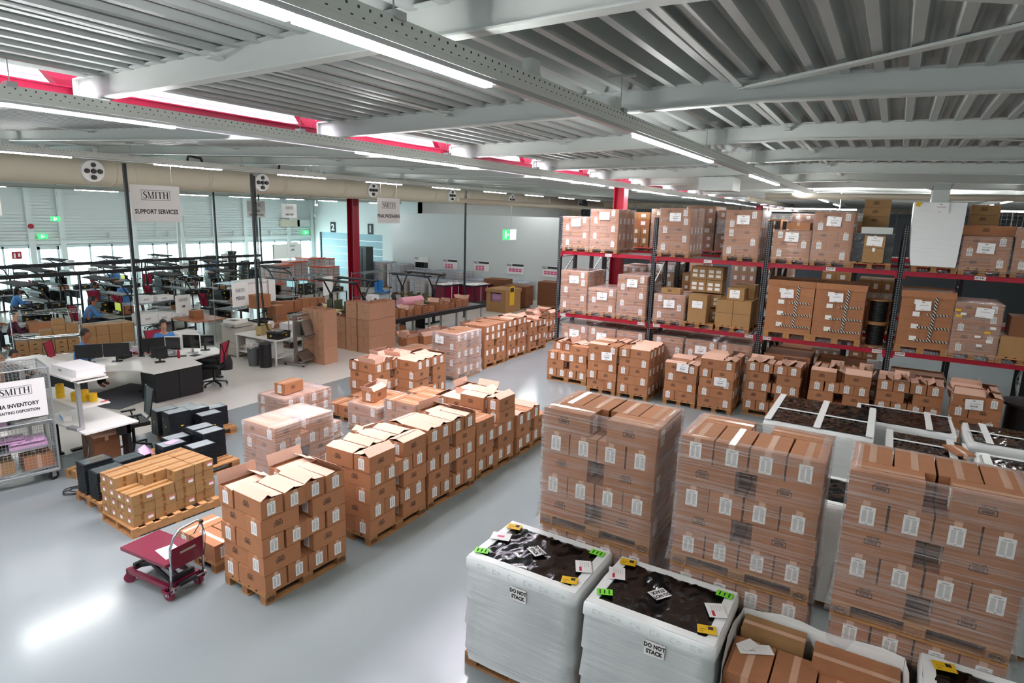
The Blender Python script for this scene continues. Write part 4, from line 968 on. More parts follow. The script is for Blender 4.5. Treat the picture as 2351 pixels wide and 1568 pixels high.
m = MB().cyl((.12, -.02, .15), (.34, -.03, .15), .028); m.tube([(.16, -.08, .1), (.2, -.14, .12), (.28, -.14, .13)], .007); put('foot_pump', m.mesh('foot_pump', 'black_steel'), t)
# tan carton pallet
def us_pallet(name, loc, rz, label, L=1.28, D=.9):
    o = put(name, MB().mesh('x', 'wood') if 0 else None, None, loc, rz) if 0 else None
    m = MB()
    for k in range(7): m.b2(0, L, k*(D-.1)/6, k*(D-.1)/6+.1, .12, .138) if 0 else m.b2(k*(L-.1)/6, k*(L-.1)/6+.1, 0, D, .12, .138)
    for k in (0, .5, 1): m.b2(0, L, k*(D-.04), k*(D-.04)+.04, .02, .12)
    for k in (0, .5, 1): m.b2(k*(L-.1), k*(L-.1)+.1, 0, D, 0, .018)
    o = put(name, m.mesh(name, 'wood'), None, loc, rz); return tag(o, label, 'pallet')
us_pallet('wooden_pallet', (4.1, 8.42, 0), -.06, 'wide weathered wooden pallet under the tan taped cartons')
random.seed(31)
n = 0; LBL = [(0, 'A'), (1, 'B'), (2, 'A'), (3, 'B')]
for li, kd in LBL:
    z = .14+li*.152; cols = [(.02+i*.305) for i in range(4)]
    for r in range(4 if li < 3 else 4):
        for i in range(4):
            off = .0 if kd == 'A' else -.0
            x = 4.16+i*.305+(.0 if kd == 'A' else .012); y = 8.47+r*.208
            if li == 3 and (r == 0 and i in (0, 1) or (i == 0 and r < 2)): continue
            vis = (r == 0) or (i == 0) or li == 3 or (li == 2 and r < 2 and i < 3)
            if not vis: continue
            n += 1
            rowt = ('front row', 'second row', 'third row', 'back row')[r]
            c = carton('tan_carton', (x+.145+jit(.006), y+.1+jit(.005), z), radians(jit(1.2)), None, L=.298, W=.203, H=.148, top='c', stamp=False, ends=(), matn='kraft', tapem='tan_tape',
                lab='tan taped carton, %s layer, %s, %s from the lift trolley end' % (('bottom', 'second', 'third', 'top')[li], rowt, ORD[i]), cat='carton', group='tan taped cartons on the wide pallet')
            s = MB(); s.box(-.02, -.1035, .11, .036, .001, .075); s.box(-.02, -.1035, .02, .036, .001, .04); put('brown_tape', s.mesh('brown_tape', 'tan_tape'), c)
            if (i+li) % 2 == 0 and r == 0: put('shipping_label', MB().box(.09, -.104, .08, .075, .0012, .055).box(.09, -.1045, .1, .075, .001, .014, 1).mesh('shipping_label', ['paper', 'pink_ink']), c)
            if i == 0: put('shipping_label', MB().box(-.151, .0, .08, .0012, .055, .06).box(-.1515, 0, .1, .001, .055, .016, 1).mesh('shipping_label', ['paper', 'pink_ink']), c)
# black folding crates with clear lids, stacked flat
mat('crate_black', '1b1f24', .35); mat('clear_lid', 'a6aeae', .12, coat=.4); mat('clear_dark', '4c5557', .12, coat=.4)
def crate_mesh():
    if 'cr' in _c: return _c['cr']
    m = MB(); l, w, h = .2, .14, .052
    m.b2(-l, l, -w, w, 0, h*.55); m.b2(-l-.006, l+.006, -w-.006, w+.006, h*.6, h*.78); m.b2(-l, l, -w, w, h*.78, h*.9)
    for x in range(9):
        m.b2(-l+.02+x*.044, -l+.035+x*.044, -w-.005, -w, .002, h*.6)
    for y in range(5): m.b2(-l-.005, -l, -w+.03+y*.05, -w+.042+y*.05, .002, h*.6)
    lid = MB(); lid.b2(-l+.02, l-.02, -w+.02, w-.02, h*.9, h*.93)
    lines = MB()
    for k in range(7): lines.b2(-l+.04+k*.05, -l+.065+k*.05, -.004, .004, h*.935, h*.95)
    _c['cr'] = (m.mesh('crate', 'crate_black'), lid.mesh('lid', 'clear_lid'), lid.mesh('lid', 'clear_dark'), lines.mesh('fold_marks', 'black_steel')); return _c['cr']
def crate_stack(x, y, z, n, rz, where, dark=False, tagc=False):
    body, lid, lidd, ln = crate_mesh(); 
    for k in range(n):
        o = put('folding_crate', body, None, (x+jit(.003), y+jit(.003), z+k*.0485), rz+radians(jit(.5)))
        tag(o, 'black folding crate, %s of the %s' % ('topmost' if k == n-1 else 'number %s up' % ('one two three four five six seven eight nine ten eleven twelve thirteen'.split()[k]), where), 'crate', 'folding crates of the '+where)
        if k == n-1: a = put('lid', lidd if dark else lid, o); put('fold_marks', ln, a)
        if k == n//2 and tagc: put('yellow_label', MB().box(-.207, .0, .02, .002, .04, .02).box(.03, -.147, .02, .05, .002, .02).mesh('yellow_label', 'yellow'), o)
pallet('wooden_pallet', (6.35, 11.1, 0), -.1, None, 'wooden pallet under the crates nearest the desk')
for x, y, n, w in ((6.53, 11.75, 10, 'stack at the pallet end toward the desk'), (6.5, 11.3, 11, 'stack facing the bench'), (6.93, 11.72, 9, 'stack in the pallet\'s rear corner'), (6.92, 11.35, 10, 'low stack behind the bench-side one'), (7.35, 11.4, 8, 'stack nearest the floor seam'), (6.95, 10.98, 9, 'stack facing the wrapped load')):
    crate_stack(x, y, .144, n, -.1, w, tagc=True)
pallet('wooden_pallet', (5.3, 9.5, 0), -.05, None, 'wooden pallet under crates beside the tan cartons')
pallet('wooden_pallet', (5.25, 10.35, 0), -.05, None, 'wooden pallet under the middle crate stacks')
for x, y, n, w in ((5.95, 9.7, 8, 'stack at the tan carton side'), (6.3, 9.95, 10, 'stack beside the wrapped four-high load'), (5.5, 9.75, 6, 'stack tucked behind the tan cartons'), (5.7, 10.15, 8, 'stack with a pink slip near it'), (6.0, 10.5, 7, 'middle stack between both pallets'), (5.25, 10.45, 5, 'lowest stack behind the tan cartons'), (6.4, 10.4, 9, 'stack across from the wrapped load')):
    crate_stack(x, y, .144, n, -.08, w)
pallet('wooden_pallet', (4.25, 9.55, 0), -.04, None, 'wooden pallet under the dark crates before the bench')
for x, y, n, w in ((4.5, 9.8, 9, 'dark stack at the aisle corner'), (4.5, 10.15, 10, 'dark stack near the cable coil'), (4.95, 10.1, 8, 'dark stack second from the coil'), (4.95, 9.78, 7, 'dark stack hidden by tan cartons')):
    crate_stack(x, y, .144, n, -.04, w, True)
m = MB(); m.v = [(0, 0, 0), (.16, .02, .01), (.12, .1, .16), (.02, .12, .1), (.2, -.05, .0)]; m.f = [(0, 1, 2, 3), (1, 4, 2)]; m.m = [0, 0]
tag(put('plastic_slip', m.mesh('plastic_slip', 'pink_bag'), None, (5.25, 10.25, .4)), 'pink plastic slip sticking up from the lowest crates', 'plastic slip')
tag(put('plastic_slip', MB().box(0, 0, 0, .22, .14, .004, rz=.3).mesh('plastic_slip', 'pink_bag'), None, (5.72, 10.15, .54)), 'pink plastic slip lying flat on a crate stack', 'plastic slip')
# black cable coil on the floor
C0 = [(4.93, 11.38, .7), (4.9, 11.2, .45), (4.75, 11.0, .2), (4.6, 10.95, .012)]
for k in range(44):
    a = k*.45; r = .12+.05*sin(k*.31); C0.append((4.42+r*cos(a)*1.2+.03*sin(k*.2), 10.68+r*sin(a), .01+.004*(k % 3)))
tag(put('power_cable', MB().tube(C0, .007, 6).mesh('power_cable', 'black_plastic', True)), 'black power cable coiled on the grey floor beside the mesh cage', 'cable')
# roll cage
t = thing('roll_cage', 'wire mesh roll cage full of bagged parts with an RMA inventory sign', 'roll cage', (4.5, 11.33, 0), -.2)
m = MB()
for x in (-1.2, 0):
    for y in (0, .8): m.cyl((x, y, .2), (x, y, 1.92), .017, n=10)
for z in (.2, 1.05, 1.92):
    for a, b in (((-1.2, 0), (0, 0)), ((-1.2, .8), (0, .8)), ((-1.2, 0), (-1.2, .8)), ((0, 0), (0, .8))): m.cyl((*a, z), (*b, z), .014, n=8)
m.b2(-1.2, 0, -.01, .03, .17, .22); m.b2(-.03, .01, 0, .8, .17, .22); put('frame', m.mesh('frame', 'galv'), t)
def grid(x0, x1, z0, z1, st):
    q = MB(); k = 0
    while x0+k*st < x1: q.b2(x0+k*st-.0018, x0+k*st+.0018, -.0018, .0018, z0, z1); k += 1
    k = 0
    while z0+k*st < z1: q.b2(x0, x1, -.0018, .0018, z0+k*st-.0018, z0+k*st+.0018); k += 1
    return q
put('mesh_panel', grid(-1.2, 0, .22, 1.9, .05).mesh('mesh_panel', 'galv'), t); put('mesh_panel', grid(-1.2, 0, .22, 1.9, .05).mesh('mesh_panel', 'galv'), t, (0, .8, 0))
put('mesh_panel', grid(0, .8, .22, 1.9, .05).mesh('mesh_panel', 'galv'), t, (0, 0, 0), rz=HP); put('mesh_panel', grid(-1.2, 0, 0, .8, .05).mesh('mesh_panel', 'galv'), t, (0, 0, 1.92), rot=(-HP, 0, 0))
for z in (.25, .62, 1.0): put('shelf', MB().b2(-1.18, -.02, .02, .78, z-.012, z).mesh('shelf', 'galv'), t)
for x in (-1.1, -.08):
    for y in (.08, .72):
        w = put('caster', MB().cyl((0, -.02, .075), (0, .02, .075), .075, n=18).mesh('caster', 'black_plastic'), t, (x, y, 0), rz=.3); put('fork', MB().b2(-.03, .03, -.03, -.024, .06, .17).b2(-.03, .03, .024, .03, .06, .17).mesh('fork', 'galv'), w)
# brand sign lettering: thin serif capitals inside a ruled box
def serif(mb, s, x, z, h, y=0, m=1):
    w = h*.72; th, tk = h*.05, h*.16
    def V(a, wd): mb.b2(x+a-wd/2, x+a+wd/2, y-.001, y, z, z+h, m); sf(a, wd)
    def sf(a, wd):
        for zz in (z, z+h-th): mb.b2(x+a-wd/2-h*.08, x+a+wd/2+h*.08, y-.001, y, zz, zz+th, m)
    def D(a, za, b, zb2, wd): mb.poly([(x+a-wd/2, y-.001, z+za), (x+a+wd/2, y-.001, z+za), (x+b+wd/2, y-.001, z+zb2), (x+b-wd/2, y-.001, z+zb2)], m)
    if s == 'S':
        pts = [(.60, .78, .03), (.52, .93, .05), (.34, .97, .06), (.16, .88, .1), (.13, .72, .14), (.28, .58, .16), (.46, .44, .17), (.58, .28, .15), (.5, .1, .1), (.32, .03, .06), (.13, .08, .05), (.07, .25, .03)]
        for (a, b, c), (d, e, f) in zip(pts, pts[1:]): mb.bar((x+a*h, y-.0005, z+b*h), (x+d*h, y-.0005, z+e*h), .001, (c+f)/2*h+.02*h, m)
        return h*.72
    if s == 'M': V(.08*h, th); V(.78*h, tk); D(.12*h, h, .42*h, 0, tk); D(.74*h, h, .42*h, 0, th); return h*1.02
    if s == 'I': V(.18*h, tk); return h*.42
    if s == 'T': mb.b2(x, x+.74*h, y-.001, y, z+h-th, z+h, m); V(.37*h, tk); mb.b2(x, x+th*.7, y-.001, y, z+h*.78, z+h, m); mb.b2(x+.74*h-th*.7, x+.74*h, y-.001, y, z+h*.78, z+h, m); return h*.82
    if s == 'H': V(.14*h, tk); V(.68*h, tk); mb.b2(x+.14*h, x+.68*h, y-.001, y, z+h*.48, z+h*.48+th, m); return h*.86
def logo(mb, cx, cz, h, y=0, m=1, frame=True):
    tot = h*(.72+1.02+.42+.82+.86)-.02*h; x = cx-tot/2
    for ch in 'SMITH': x += serif(mb, ch, x, cz-h/2, h, y, m)
    if frame:
        a, b, t = tot/2+h*.22, h*.72, h*.05
        mb.b2(cx-a, cx+a, y-.001, y, cz+b-t, cz+b, m); mb.b2(cx-a, cx+a, y-.001, y, cz-b, cz-b+t, m); mb.b2(cx-a, cx-a+t, y-.001, y, cz-b, cz+b, m); mb.b2(cx+a-t, cx+a, y-.001, y, cz-b, cz+b, m)
    return mb
mat('sign_white', 'f3f2ef', .5); mat('sign_ink', '23232b', .6)
def board(name, w, h, lines, lg, parent=None, loc=(0, 0, 0), rz=0, th=.012, ts=.1, frame=True, mt='sign_white'):
    m = MB().b2(-w/2, w/2, 0, th, -h/2, h/2); logo(m, 0, h*lg[0], lg[1], -.001, 1, frame)
    for s, z, sz in lines: m.add(text(s, sz, sz*.03, sx=.82), T(0, -.002, z), 1)
    return put(name, m.mesh(name, [mt, 'sign_ink']), parent, loc, rz)
sg = board('sign_board', .78, .62, [('RMA INVENTORY', -.08, .088), ('AWAITING DISPOSITION', -.185, .062)], (.24, .1), None, (4.5-.46*cos(.2)-.02*sin(.2), 11.33+.46*sin(.2)-.035, 1.46), -.2)
tag(sg, 'white sign reading RMA INVENTORY hung on the mesh cage', 'sign')
for i, (x, y, z, sx, sy, sz, mt, la) in enumerate(((-.25, .25, .25, .4, .3, .22, 'cardboard', 'taped carton at the bottom of the cage'), (-.75, .3, .25, .4, .35, .2, 'kraft', 'wider carton at the bottom of the cage'), (-.35, .3, .62, .5, .4, .1, 'pink_bag', 'pink bubble bag on the middle cage shelf'), (-.85, .35, .62, .45, .45, .14, 'black_film', 'black bag on the middle cage shelf'), (-.3, .35, 1.0, .45, .4, .13, 'paper', 'white padded bag on the upper cage shelf'), (-.8, .35, 1.0, .4, .4, .2, 'pink_bag', 'pink bag heap on the upper cage shelf'), (-.55, .3, .72, .35, .3, .06, 'pink_bag', 'flat pink pouch lying over the middle shelf bags'), (-.5, .4, 1.14, .6, .45, .05, 'cardboard', 'flat brown carton on top of the upper bags'))):
    q = MB(); nx = 7
    if mt in ('pink_bag', 'black_film', 'paper'):
        g = crinkle(-sx/2, sx/2, -sy/2, sy/2, sz*.8, sz*.3, 7, 6); q.add(g); q.b2(-sx/2, sx/2, -sy/2, sy/2, 0, sz*.45)
    else: q.b2(-sx/2, sx/2, -sy/2, sy/2, 0, sz); q.b2(-.03, .03, -sy/2-.001, sy/2+.001, 0, sz+.001, 1)
    o = put('parts_bag' if mt in ('pink_bag', 'black_film', 'paper') else 'carton', q.mesh('b', [mt, 'tape']), None, (4.5+x*cos(.2)+y*sin(.2), 11.33-x*sin(.2)+y*cos(.2), z), -.2+jit(.2)); tag(o, la, 'bag' if 'bag' in la or 'pouch' in la else 'carton')
m = MB()
for k in range(5): m.tube([(.1*cos(a*.5+k)+.03*k, .07*sin(a*.5+k), .05+.02*k+.01*sin(a)) for a in range(14)], .008, 6)
tag(put('cable_bundle', m.mesh('cable_bundle', 'blue_cable'), None, (4.25, 11.55, 1.16)), 'bundle of blue cable looped inside the cage', 'cable')
# packing bench
t = thing('packing_bench', 'white packing bench with aluminium post and overhead shelf beside the cage', 'workbench', (4.83, 11.1, 0))
put('bench_top', MB().b2(0, .87, 0, 1.55, .715, .74).mesh('bench_top', 'desk_white'), t)
for x, y in ((.7, .12), (.7, 1.4), (.12, 1.4)): put('leg', MB().b2(x-.03, x+.03, y-.1, y+.1, .04, .715).b2(x-.35, x+.1, y-.04, y+.04, 0, .04).mesh('leg', 'black_steel'), t)
put('control_box', MB().b2(.55, .75, .02, .14, .55, .7).mesh('control_box', 'black_plastic'), t)
for y in (.27, 2.3): put('post', MB().b2(.05, .11, y-.03, y+.03, .74 if y < 1 else 0, 1.64).b2(.045, .115, y-.008, y+.008, .74, 1.64).mesh('post', 'alu'), t)
put('overhead_shelf', MB().b2(-.08, .46, .1, 2.5, 1.64, 1.67).b2(.02, .5, .12, 2.5, 1.58, 1.61).mesh('overhead_shelf', 'desk_white'), t)
put('middle_shelf', MB().b2(.1, .6, .35, 2.1, 1.07, 1.095).mesh('middle_shelf', 'desk_white'), t)
put('power_strip', MB().box(.0, .35, .77, .1, .25, .05, rz=.2).mesh('power_strip', 'alu'), t)
o = put('flat_box', MB().b2(0, .46, 0, .78, 0, .12).b2(-.002, .462, -.002, .782, .098, .122).mesh('flat_box', 'paper'), None, (4.87, 11.27, 1.672), .04); tag(o, 'long flat white box with a small logo on the overhead shelf', 'box')
m = MB(); logo(m, 0, 0, .025, 0, 0); put('logo', m.mesh('logo', 'ink'), o, (-.004, .5, .06), rz=-HP)
random.seed(2)
for i, (x, y, n) in enumerate(((5.05, 12.35, 5), (5.12, 11.98, 3), (5.2, 11.82, 4), (5.27, 11.68, 3))):
    for k in range(n):
        o = put('tape_roll', MB().lathe([(.04, 0), (.065, 0), (.065, .048), (.04, .048), (.04, 0)], n=18).mesh('tape_roll', 'yellow'), None, (x+jit(.006), y+jit(.006), 1.097+k*.049)); tag(o, 'yellow tape roll, %s in the %s pile on the middle shelf' % (('lowest', 'second', 'third', 'fourth', 'fifth')[k], ('furthest', 'second', 'third', 'closest')[i]), 'tape roll', 'yellow tape rolls on the bench shelf')
tag(put('marker_pen', MB().cyl((0, 0, 0), (.14, .04, 0), .009).mesh('marker_pen', 'red_ink'), None, (5.3, 11.5, 1.106)), 'red marker pen on the middle bench shelf', 'pen')
o = put('glove_box', MB().b2(0, .12, 0, .4, 0, .09).b2(-.001, .121, .1, .401, .0, .05, 1).mesh('glove_box', ['paper', 'blue_box']), None, (4.92, 12.02, .742), -.25); tag(o, 'blue and white dispenser box on the bench top', 'box')
carton('carton', (4.78, 11.3, 0), .2, None, L=.34, W=.26, H=.13, ends=(), stamp=False, matn='kraft', tapem='tan_tape', lab='small kraft carton on the floor under the bench')
carton('carton', (5.35, 11.75, 0), 1.4, None, L=.7, W=.4, H=.5, top='o3', stamp=True, ends=(), matn='card_dark', lab='large open carton stored under the packing bench')
# ================================================================ OFFICE ISLAND AND PEOPLE
import bmesh
mat('skin', 'a9694b', .5); mat('skin_light', 'd39c7e', .5); mat('hair_black', '17130f', .55); mat('hair_brown', '5a3520', .55)
mat('denim', '4f8ccc', .7, noise=.06, nscale=14); mat('maroon', '4a1230', .7); mat('trousers', '20242e', .75)
mat('mesh_red', 'a81c3c', .6); mat('screen_off', '0b0c10', .12, coat=.4); mat('screen_on', '9ac7c9', .4, emit=.5); mat('screen_green', 'b6c648', .4, emit=.35); mat('olive_panel', '5b6144', .35)
mat('screen_olive', '565d48', .3); mat('grey_top', 'b4b6b2', .35); mat('orange_plastic', 'ef8b1f', .45); mat('eye_white', 'e8e4e0', .4); mat('lip', '8c4438', .5); mat('copier_grey', 'b5b0a5', .45); mat('steel_brushed', 'a39f98', .3, metal=.8); mat('plain_black', '101114', .6)  # last one: own black of pedestals, bags and chair backs
def skinned(name, V, E, mt, parent, sub=1):
    """V: list of (x,y,z,r); E: list of edges; one smooth tapering surface over the joints"""
    me = bpy.data.meshes.new(name); bm = bmesh.new(); ly = bm.verts.layers.skin.verify(); vs = []
    for i, (x, y, z, r) in enumerate(V):
        v = bm.verts.new((x, y, z)); rr = r if isinstance(r, tuple) else (r, r); v[ly].radius = rr; v[ly].use_root = (i == 0); vs.append(v)
    for a, b in E: bm.edges.new((vs[a], vs[b]))
    bm.to_mesh(me); bm.free(); me.materials.append(MATS[mt]); o = bpy.data.objects.new(name, me); COL.objects.link(o); o.parent = parent
    s = o.modifiers.new('skin', 'SKIN'); s.use_smooth_shade = True; b = o.modifiers.new('sub', 'SUBSURF'); b.levels = sub; b.render_levels = sub
    return o
def person(label, x, y, rz, pose='sit', shirt='denim', hair='hair_black', skin='skin', long_hair=False, beanie=False, lean=.1, reach=.42, seat=.5, fist=False, headturn=0.0, sc=1.05):
    t = thing('person', label, 'person', (x, y, 0), rz); t.scale = (sc,)*3; sit = pose == 'sit'
    pz = seat+.04 if sit else .95
    hx = lean*1.5; cz = pz+.32; nz = pz+.53
    V = [(0, 0, pz, .125), (lean*.5, 0, pz+.16, .12), (lean, 0, cz, .135), (hx*.9, 0, nz-.04, .06), (hx, 0, nz+.02, .052), (hx+.02, 0, nz+.09, (.07, .08)), (hx+.02, 0, nz+.17, (.074, .088)), (hx+.01, 0, nz+.23, .05)]
    E = [(0, 1), (1, 2), (2, 3), (3, 4), (4, 5), (5, 6), (6, 7)]
    hands = []
    for s in (-1, 1):
        k = len(V); V += [(lean, s*.16, cz+.1, .058), (lean+.06+reach*.12, s*.24, cz-.16, .042)]
        if sit: W_ = (lean+reach*.85, s*.15, max(.78, cz-.12)); H_ = (lean+reach, s*.12, W_[2]-.005)
        elif fist: W_ = (.32, s*.1, 1.12); H_ = (.4, s*.06, 1.12)
        else: W_ = (lean+.12, s*.25, .92); H_ = (lean+.16, s*.25, .84)
        V += [(*W_, .028), (*H_, (.036, .016))]; E += [(2, k), (k, k+1), (k+1, k+2), (k+2, k+3)]
        d = Vector(H_)-Vector(W_); d.normalize(); sd = Vector((0, 1, 0)) if abs(d.y) < .8 else Vector((1, 0, 0)); base = len(V)-1
        for j, (o_, L) in enumerate(((-.026, .055), (-.009, .065), (.009, .062), (.026, .05))):
            p = Vector(H_)+sd*o_+d*.03; q = p+d*L*.6+Vector((0, 0, -.012)); V += [(*p, .009), (*q, .008)]; E += [(base, len(V)-2), (len(V)-2, len(V)-1)]
        p = Vector(H_)-sd*s*.035+d*.012-d*.02; q = p-sd*s*.015+d*.03; V += [(*p, .01), (*q, .009)]; E += [(base, len(V)-2), (len(V)-2, len(V)-1)]
        k = len(V)
        if sit: V += [(.08, s*.09, pz-.01, .085), (.42, s*.11, pz+.0, .06), (.44, s*.11, .1, .04), (.55, s*.12, .05, .035)]
        else: V += [(0, s*.09, pz-.1, .085), (.02, s*.1, .5, .058), (0, s*.1, .1, .04), (.14, s*.11, .04, .035)]
        E += [(0, k), (k, k+1), (k+1, k+2), (k+2, k+3)]
    body = skinned('body', V, E, skin, t)
    J = [(lean*.45, 0, pz+.06, .142), (lean*.5, 0, pz+.17, .14), (lean, 0, cz, .158), (hx*.9, 0, nz-.02, .085)]; EJ = [(0, 1), (1, 2), (2, 3)]
    for s in (-1, 1):
        k = len(J); a = V[8 if s < 0 else 8+len([0])*0]
    idx = [i for i, v in enumerate(V) if abs(abs(v[1])-.16) < 1e-6 and abs(v[2]-(cz+.1)) < 1e-6]
    for i in idx:
        k = len(J); J += [(V[i][0], V[i][1], V[i][2], .074), (V[i+1][0], V[i+1][1], V[i+1][2], .056), (V[i+2][0]*.92+V[i+1][0]*.08, V[i+2][1], V[i+2][2]+.005, .042)]; EJ += [(2, k), (k, k+1), (k+1, k+2)]
    skinned('jacket', J, EJ, shirt, t)
    k0 = [(0, 0, pz-.01, .138)]; EK = []
    li = [i for i, v in enumerate(V) if abs(abs(v[1])-.09) < 1e-6]
    for i in li: k = len(k0); k0 += [(V[i][0], V[i][1], V[i][2], .096), (V[i+1][0], V[i+1][1], V[i+1][2], .074), (V[i+2][0], V[i+2][1], V[i+2][2], .055)]; EK += [(0, k), (k, k+1), (k+1, k+2)]
    skinned('trousers', k0, EK, 'trousers', t)
    cx, cz2 = hx+.02, nz+.15; m = MB()
    hm = MB(); n = 16
    for j in range(7):
        ph = j/6*HP*1.15; zz = cos(ph); rr = sin(ph)
        for i in range(n):
            a = 2*pi*i/n; front = cos(a+headturn) > .35; drop = 1.0 if (not front or j < 4) else .0
            hm.v.append((cx-.014+.104*rr*cos(a)*(1 if drop else .86), .094*rr*sin(a), cz2+.01+.122*zz if drop else cz2+.058))
    for j in range(6):
        for i in range(n): u = (i+1) % n; hm.f.append((j*n+i, j*n+u, (j+1)*n+u, (j+1)*n+i)); hm.m.append(0)
    if long_hair:
        hm.tube([(cx-.05, 0, cz2+.05), (cx-.09, 0, cz2-.05), (cx-.09, 0, cz2-.2), (cx-.08, .0, cz2-.34)], [.07, .075, .06, .02], 10)
    if hair == 'bun': pass
    put('beanie' if beanie else 'hair', hm.mesh('hair', hair, True), t)
    f = MB(); c_, s_ = cos(headturn), sin(headturn)
    def fp(dx, dy, dz): return (cx+dx*c_-dy*s_, dx*s_+dy*c_, cz2+dz)
    fc = MB()
    for s in (-1, 1):
        p = fp(.083, s*.03, -.01); fc.box(*p, .008, .02, .009, 0); p = fp(.088, s*.03, -.01); fc.box(*p, .004, .009, .009, 1)
        p = fp(.083, s*.03, .012); fc.box(*p, .01, .03, .006, 1)
    p = fp(.085, 0, -.065); fc.box(*p, .008, .04, .01, 2); a, b = fp(.078, 0, .0), fp(.105, 0, -.04); fc.bar(a, b, .018, .018, 3)
    put('face', fc.mesh('face', ['eye_white', 'hair_black', 'lip', skin]), body)
    return t
def office_chair(label, x, y, rz, red=True, back=True, h=.48):
    k = 'chair%d' % red
    if k not in _c:
        m = MB()
        for i in range(5): a = i*2*pi/5; m.bar((0, 0, .12), (.3*cos(a), .3*sin(a), .07), .045, .03); m.cyl((.3*cos(a)-.012, .3*sin(a), .03), (.3*cos(a)+.012, .3*sin(a), .03), .03, n=10)
        m.cyl((0, 0, .1), (0, 0, h), .028); s = MB().box(0, 0, h+.03, .48, .48, .07); s.box(.0, 0, h-.01, .2, .2, .03)
        b = MB()
        for i in range(6):
            z0, z1 = h+.14+i*.085, h+.14+(i+1)*.085; w0, w1 = .17+.01*i, .17+.01*(i+1); x0, x1 = -.26-.012*i, -.26-.012*(i+1)
            b.poly([(x0, -w0, z0), (x0, w0, z0), (x1, w1, z1), (x1, -w1, z1)]); b.poly([(x0-.01, -w0, z0), (x0-.01, w0, z0), (x1-.01, w1, z1), (x1-.01, -w1, z1)])
        f = MB(); f.tube([(-.26, -.17, h+.14), (-.335, -.235, h+.66), (-.335, .235, h+.66), (-.26, .17, h+.14), (-.26, -.17, h+.14)], .014, 6)
        f.tube([(-.2, 0, h), (-.3, 0, h+.1), (-.305, 0, h+.33)], .02, 6); f.bar((-.3, 0, h+.33), (-.35, -.21, h+.64), .03, .012); f.bar((-.3, 0, h+.33), (-.35, .21, h+.64), .03, .012)
        ar = MB().tube([(-.05, 0, h), (-.05, .05, h+.1), (-.02, .05, h+.22)], .014, 6).box(.02, .05, h+.23, .24, .06, .025)
        _c[k] = (m.mesh('base', 'black_plastic'), s.mesh('seat', 'black_plastic'), b.mesh('backrest', 'mesh_red' if red else 'plain_black'), f.mesh('back_frame', 'black_plastic'), ar.mesh('armrest', 'black_plastic'))
    t = thing('office_chair', label, 'chair', (x, y, 0), rz); q = _c[k]
    for nme, me in zip(('base', 'seat', 'backrest', 'back_frame'), q): put(nme, me, t)
    put('armrest', q[4], t, (0, .2, 0)); put('armrest', q[4], t, (0, -.2, 0), rot=(0, 0, 0)); return t
def monitor(label, x, y, z, rz, w=.52, h=.32, bezel='black_plastic', scr='screen_off', group=None, stand=True):
    t = thing('monitor', label, 'monitor', (x, y, z), rz, group)   # screen faces local -Y
    put('housing', MB().b2(-w/2, w/2, 0, .03, .12, .12+h).b2(-w*.2, w*.2, .03, .05, .18, .12+h*.7).mesh('housing', bezel), t)
    put('screen', MB().b2(-w/2+.018, w/2-.018, -.003, 0, .138, .102+h).mesh('screen', scr), t)
    if stand: put('stand', MB().b2(-.025, .025, .035, .06, 0, .24).b2(-.11, .11, -.05, .12, 0, .015).mesh('stand', 'alu' if bezel != 'black_plastic' else 'black_plastic'), t)
    return t
# curved desk island
t = thing('reception_desk', 'large curved white desk with black drawer pedestals', 'desk', (0, 0, 0))
P = [(7.64, 14.04), (8.84, 14.08), (8.95, 14.62), (9.95, 14.8), (10.15, 15.5), (9.0, 16.05), (8.3, 16.35), (7.7, 17.3), (7.3, 17.75), (6.2, 17.75), (6.3, 16.9), (6.75, 15.7), (7.1, 15.1), (7.4, 14.9), (7.57, 14.55)]
put('desk_top', MB().prism(P, .715, .742).mesh('desk_top', 'desk_white'), t)
for x0, x1 in ((7.69, 8.26), (8.27, 8.85)):
    d = put('pedestal', MB().b2(x0, x1, 14.12, 14.7, .02, .712).mesh('pedestal', 'plain_black'), t)
    if x0 < 8:
        for k in range(3): put('drawer', MB().b2(x0-.008, x0, 14.14, 14.68, .05+k*.22, .25+k*.22).mesh('drawer', 'black_plastic'), d)
for a, b, z in (((6.9, 15.5), (6.5, 16.9), .05), ((9.1, 14.75), (9.9, 14.95), .25)): put('modesty_panel', MB().bar((*a, .4), (*b, .4), .02, .6).mesh('modesty_panel', 'plain_black'), t)
for x, y in ((9.95, 15.35), (6.5, 17.5), (9.0, 15.8)): put('leg', MB().b2(x-.04, x+.04, y-.03, y+.03, .04, .715).b2(x-.05, x+.05, y-.35, y+.3, 0, .04).mesh('leg', 'black_steel'), t)
tag(put('floor_mat', MB().box(7.6, 15.3, .006, 1.8, 1.5, .012, rz=.3).mesh('floor_mat', mat('mat_grey', '55585c', .8).name)), 'dark grey mat on the floor under the curved desk', 'mat')
m = MB()
for k in range(4): m.tube([(8.0+k*.15+.2*sin(i*.7+k), 14.9+.12*i*.6+.1*cos(i+k), .02+.3*abs(sin(i*.5))*(i < 3)) for i in range(8)], .006, 5)
tag(put('desk_cables', m.mesh('desk_cables', 'black_plastic')), 'tangle of black cables under the curved desk', 'cable')
monitor('black monitor seen from behind, further from the black pole, by the seated man', 7.3, 16.15, .742, pi-.55, .55, .33)
monitor('black monitor seen from behind, closest to the small printer, by the seated man', 7.78, 15.85, .742, pi-.62, .55, .33)
monitor('black monitor with round badge seen from behind near the woman', 8.62, 15.75, .742, pi-.35, .55, .34)
monitor('pale-framed monitor beside the one with the badge', 8.95, 15.45, .742, -.95, .4, .36, 'desk_white')
monitor('pale-framed monitor nearer the red-backed chair', 9.35, 15.3, .742, -1.0, .46, .38, 'desk_white')
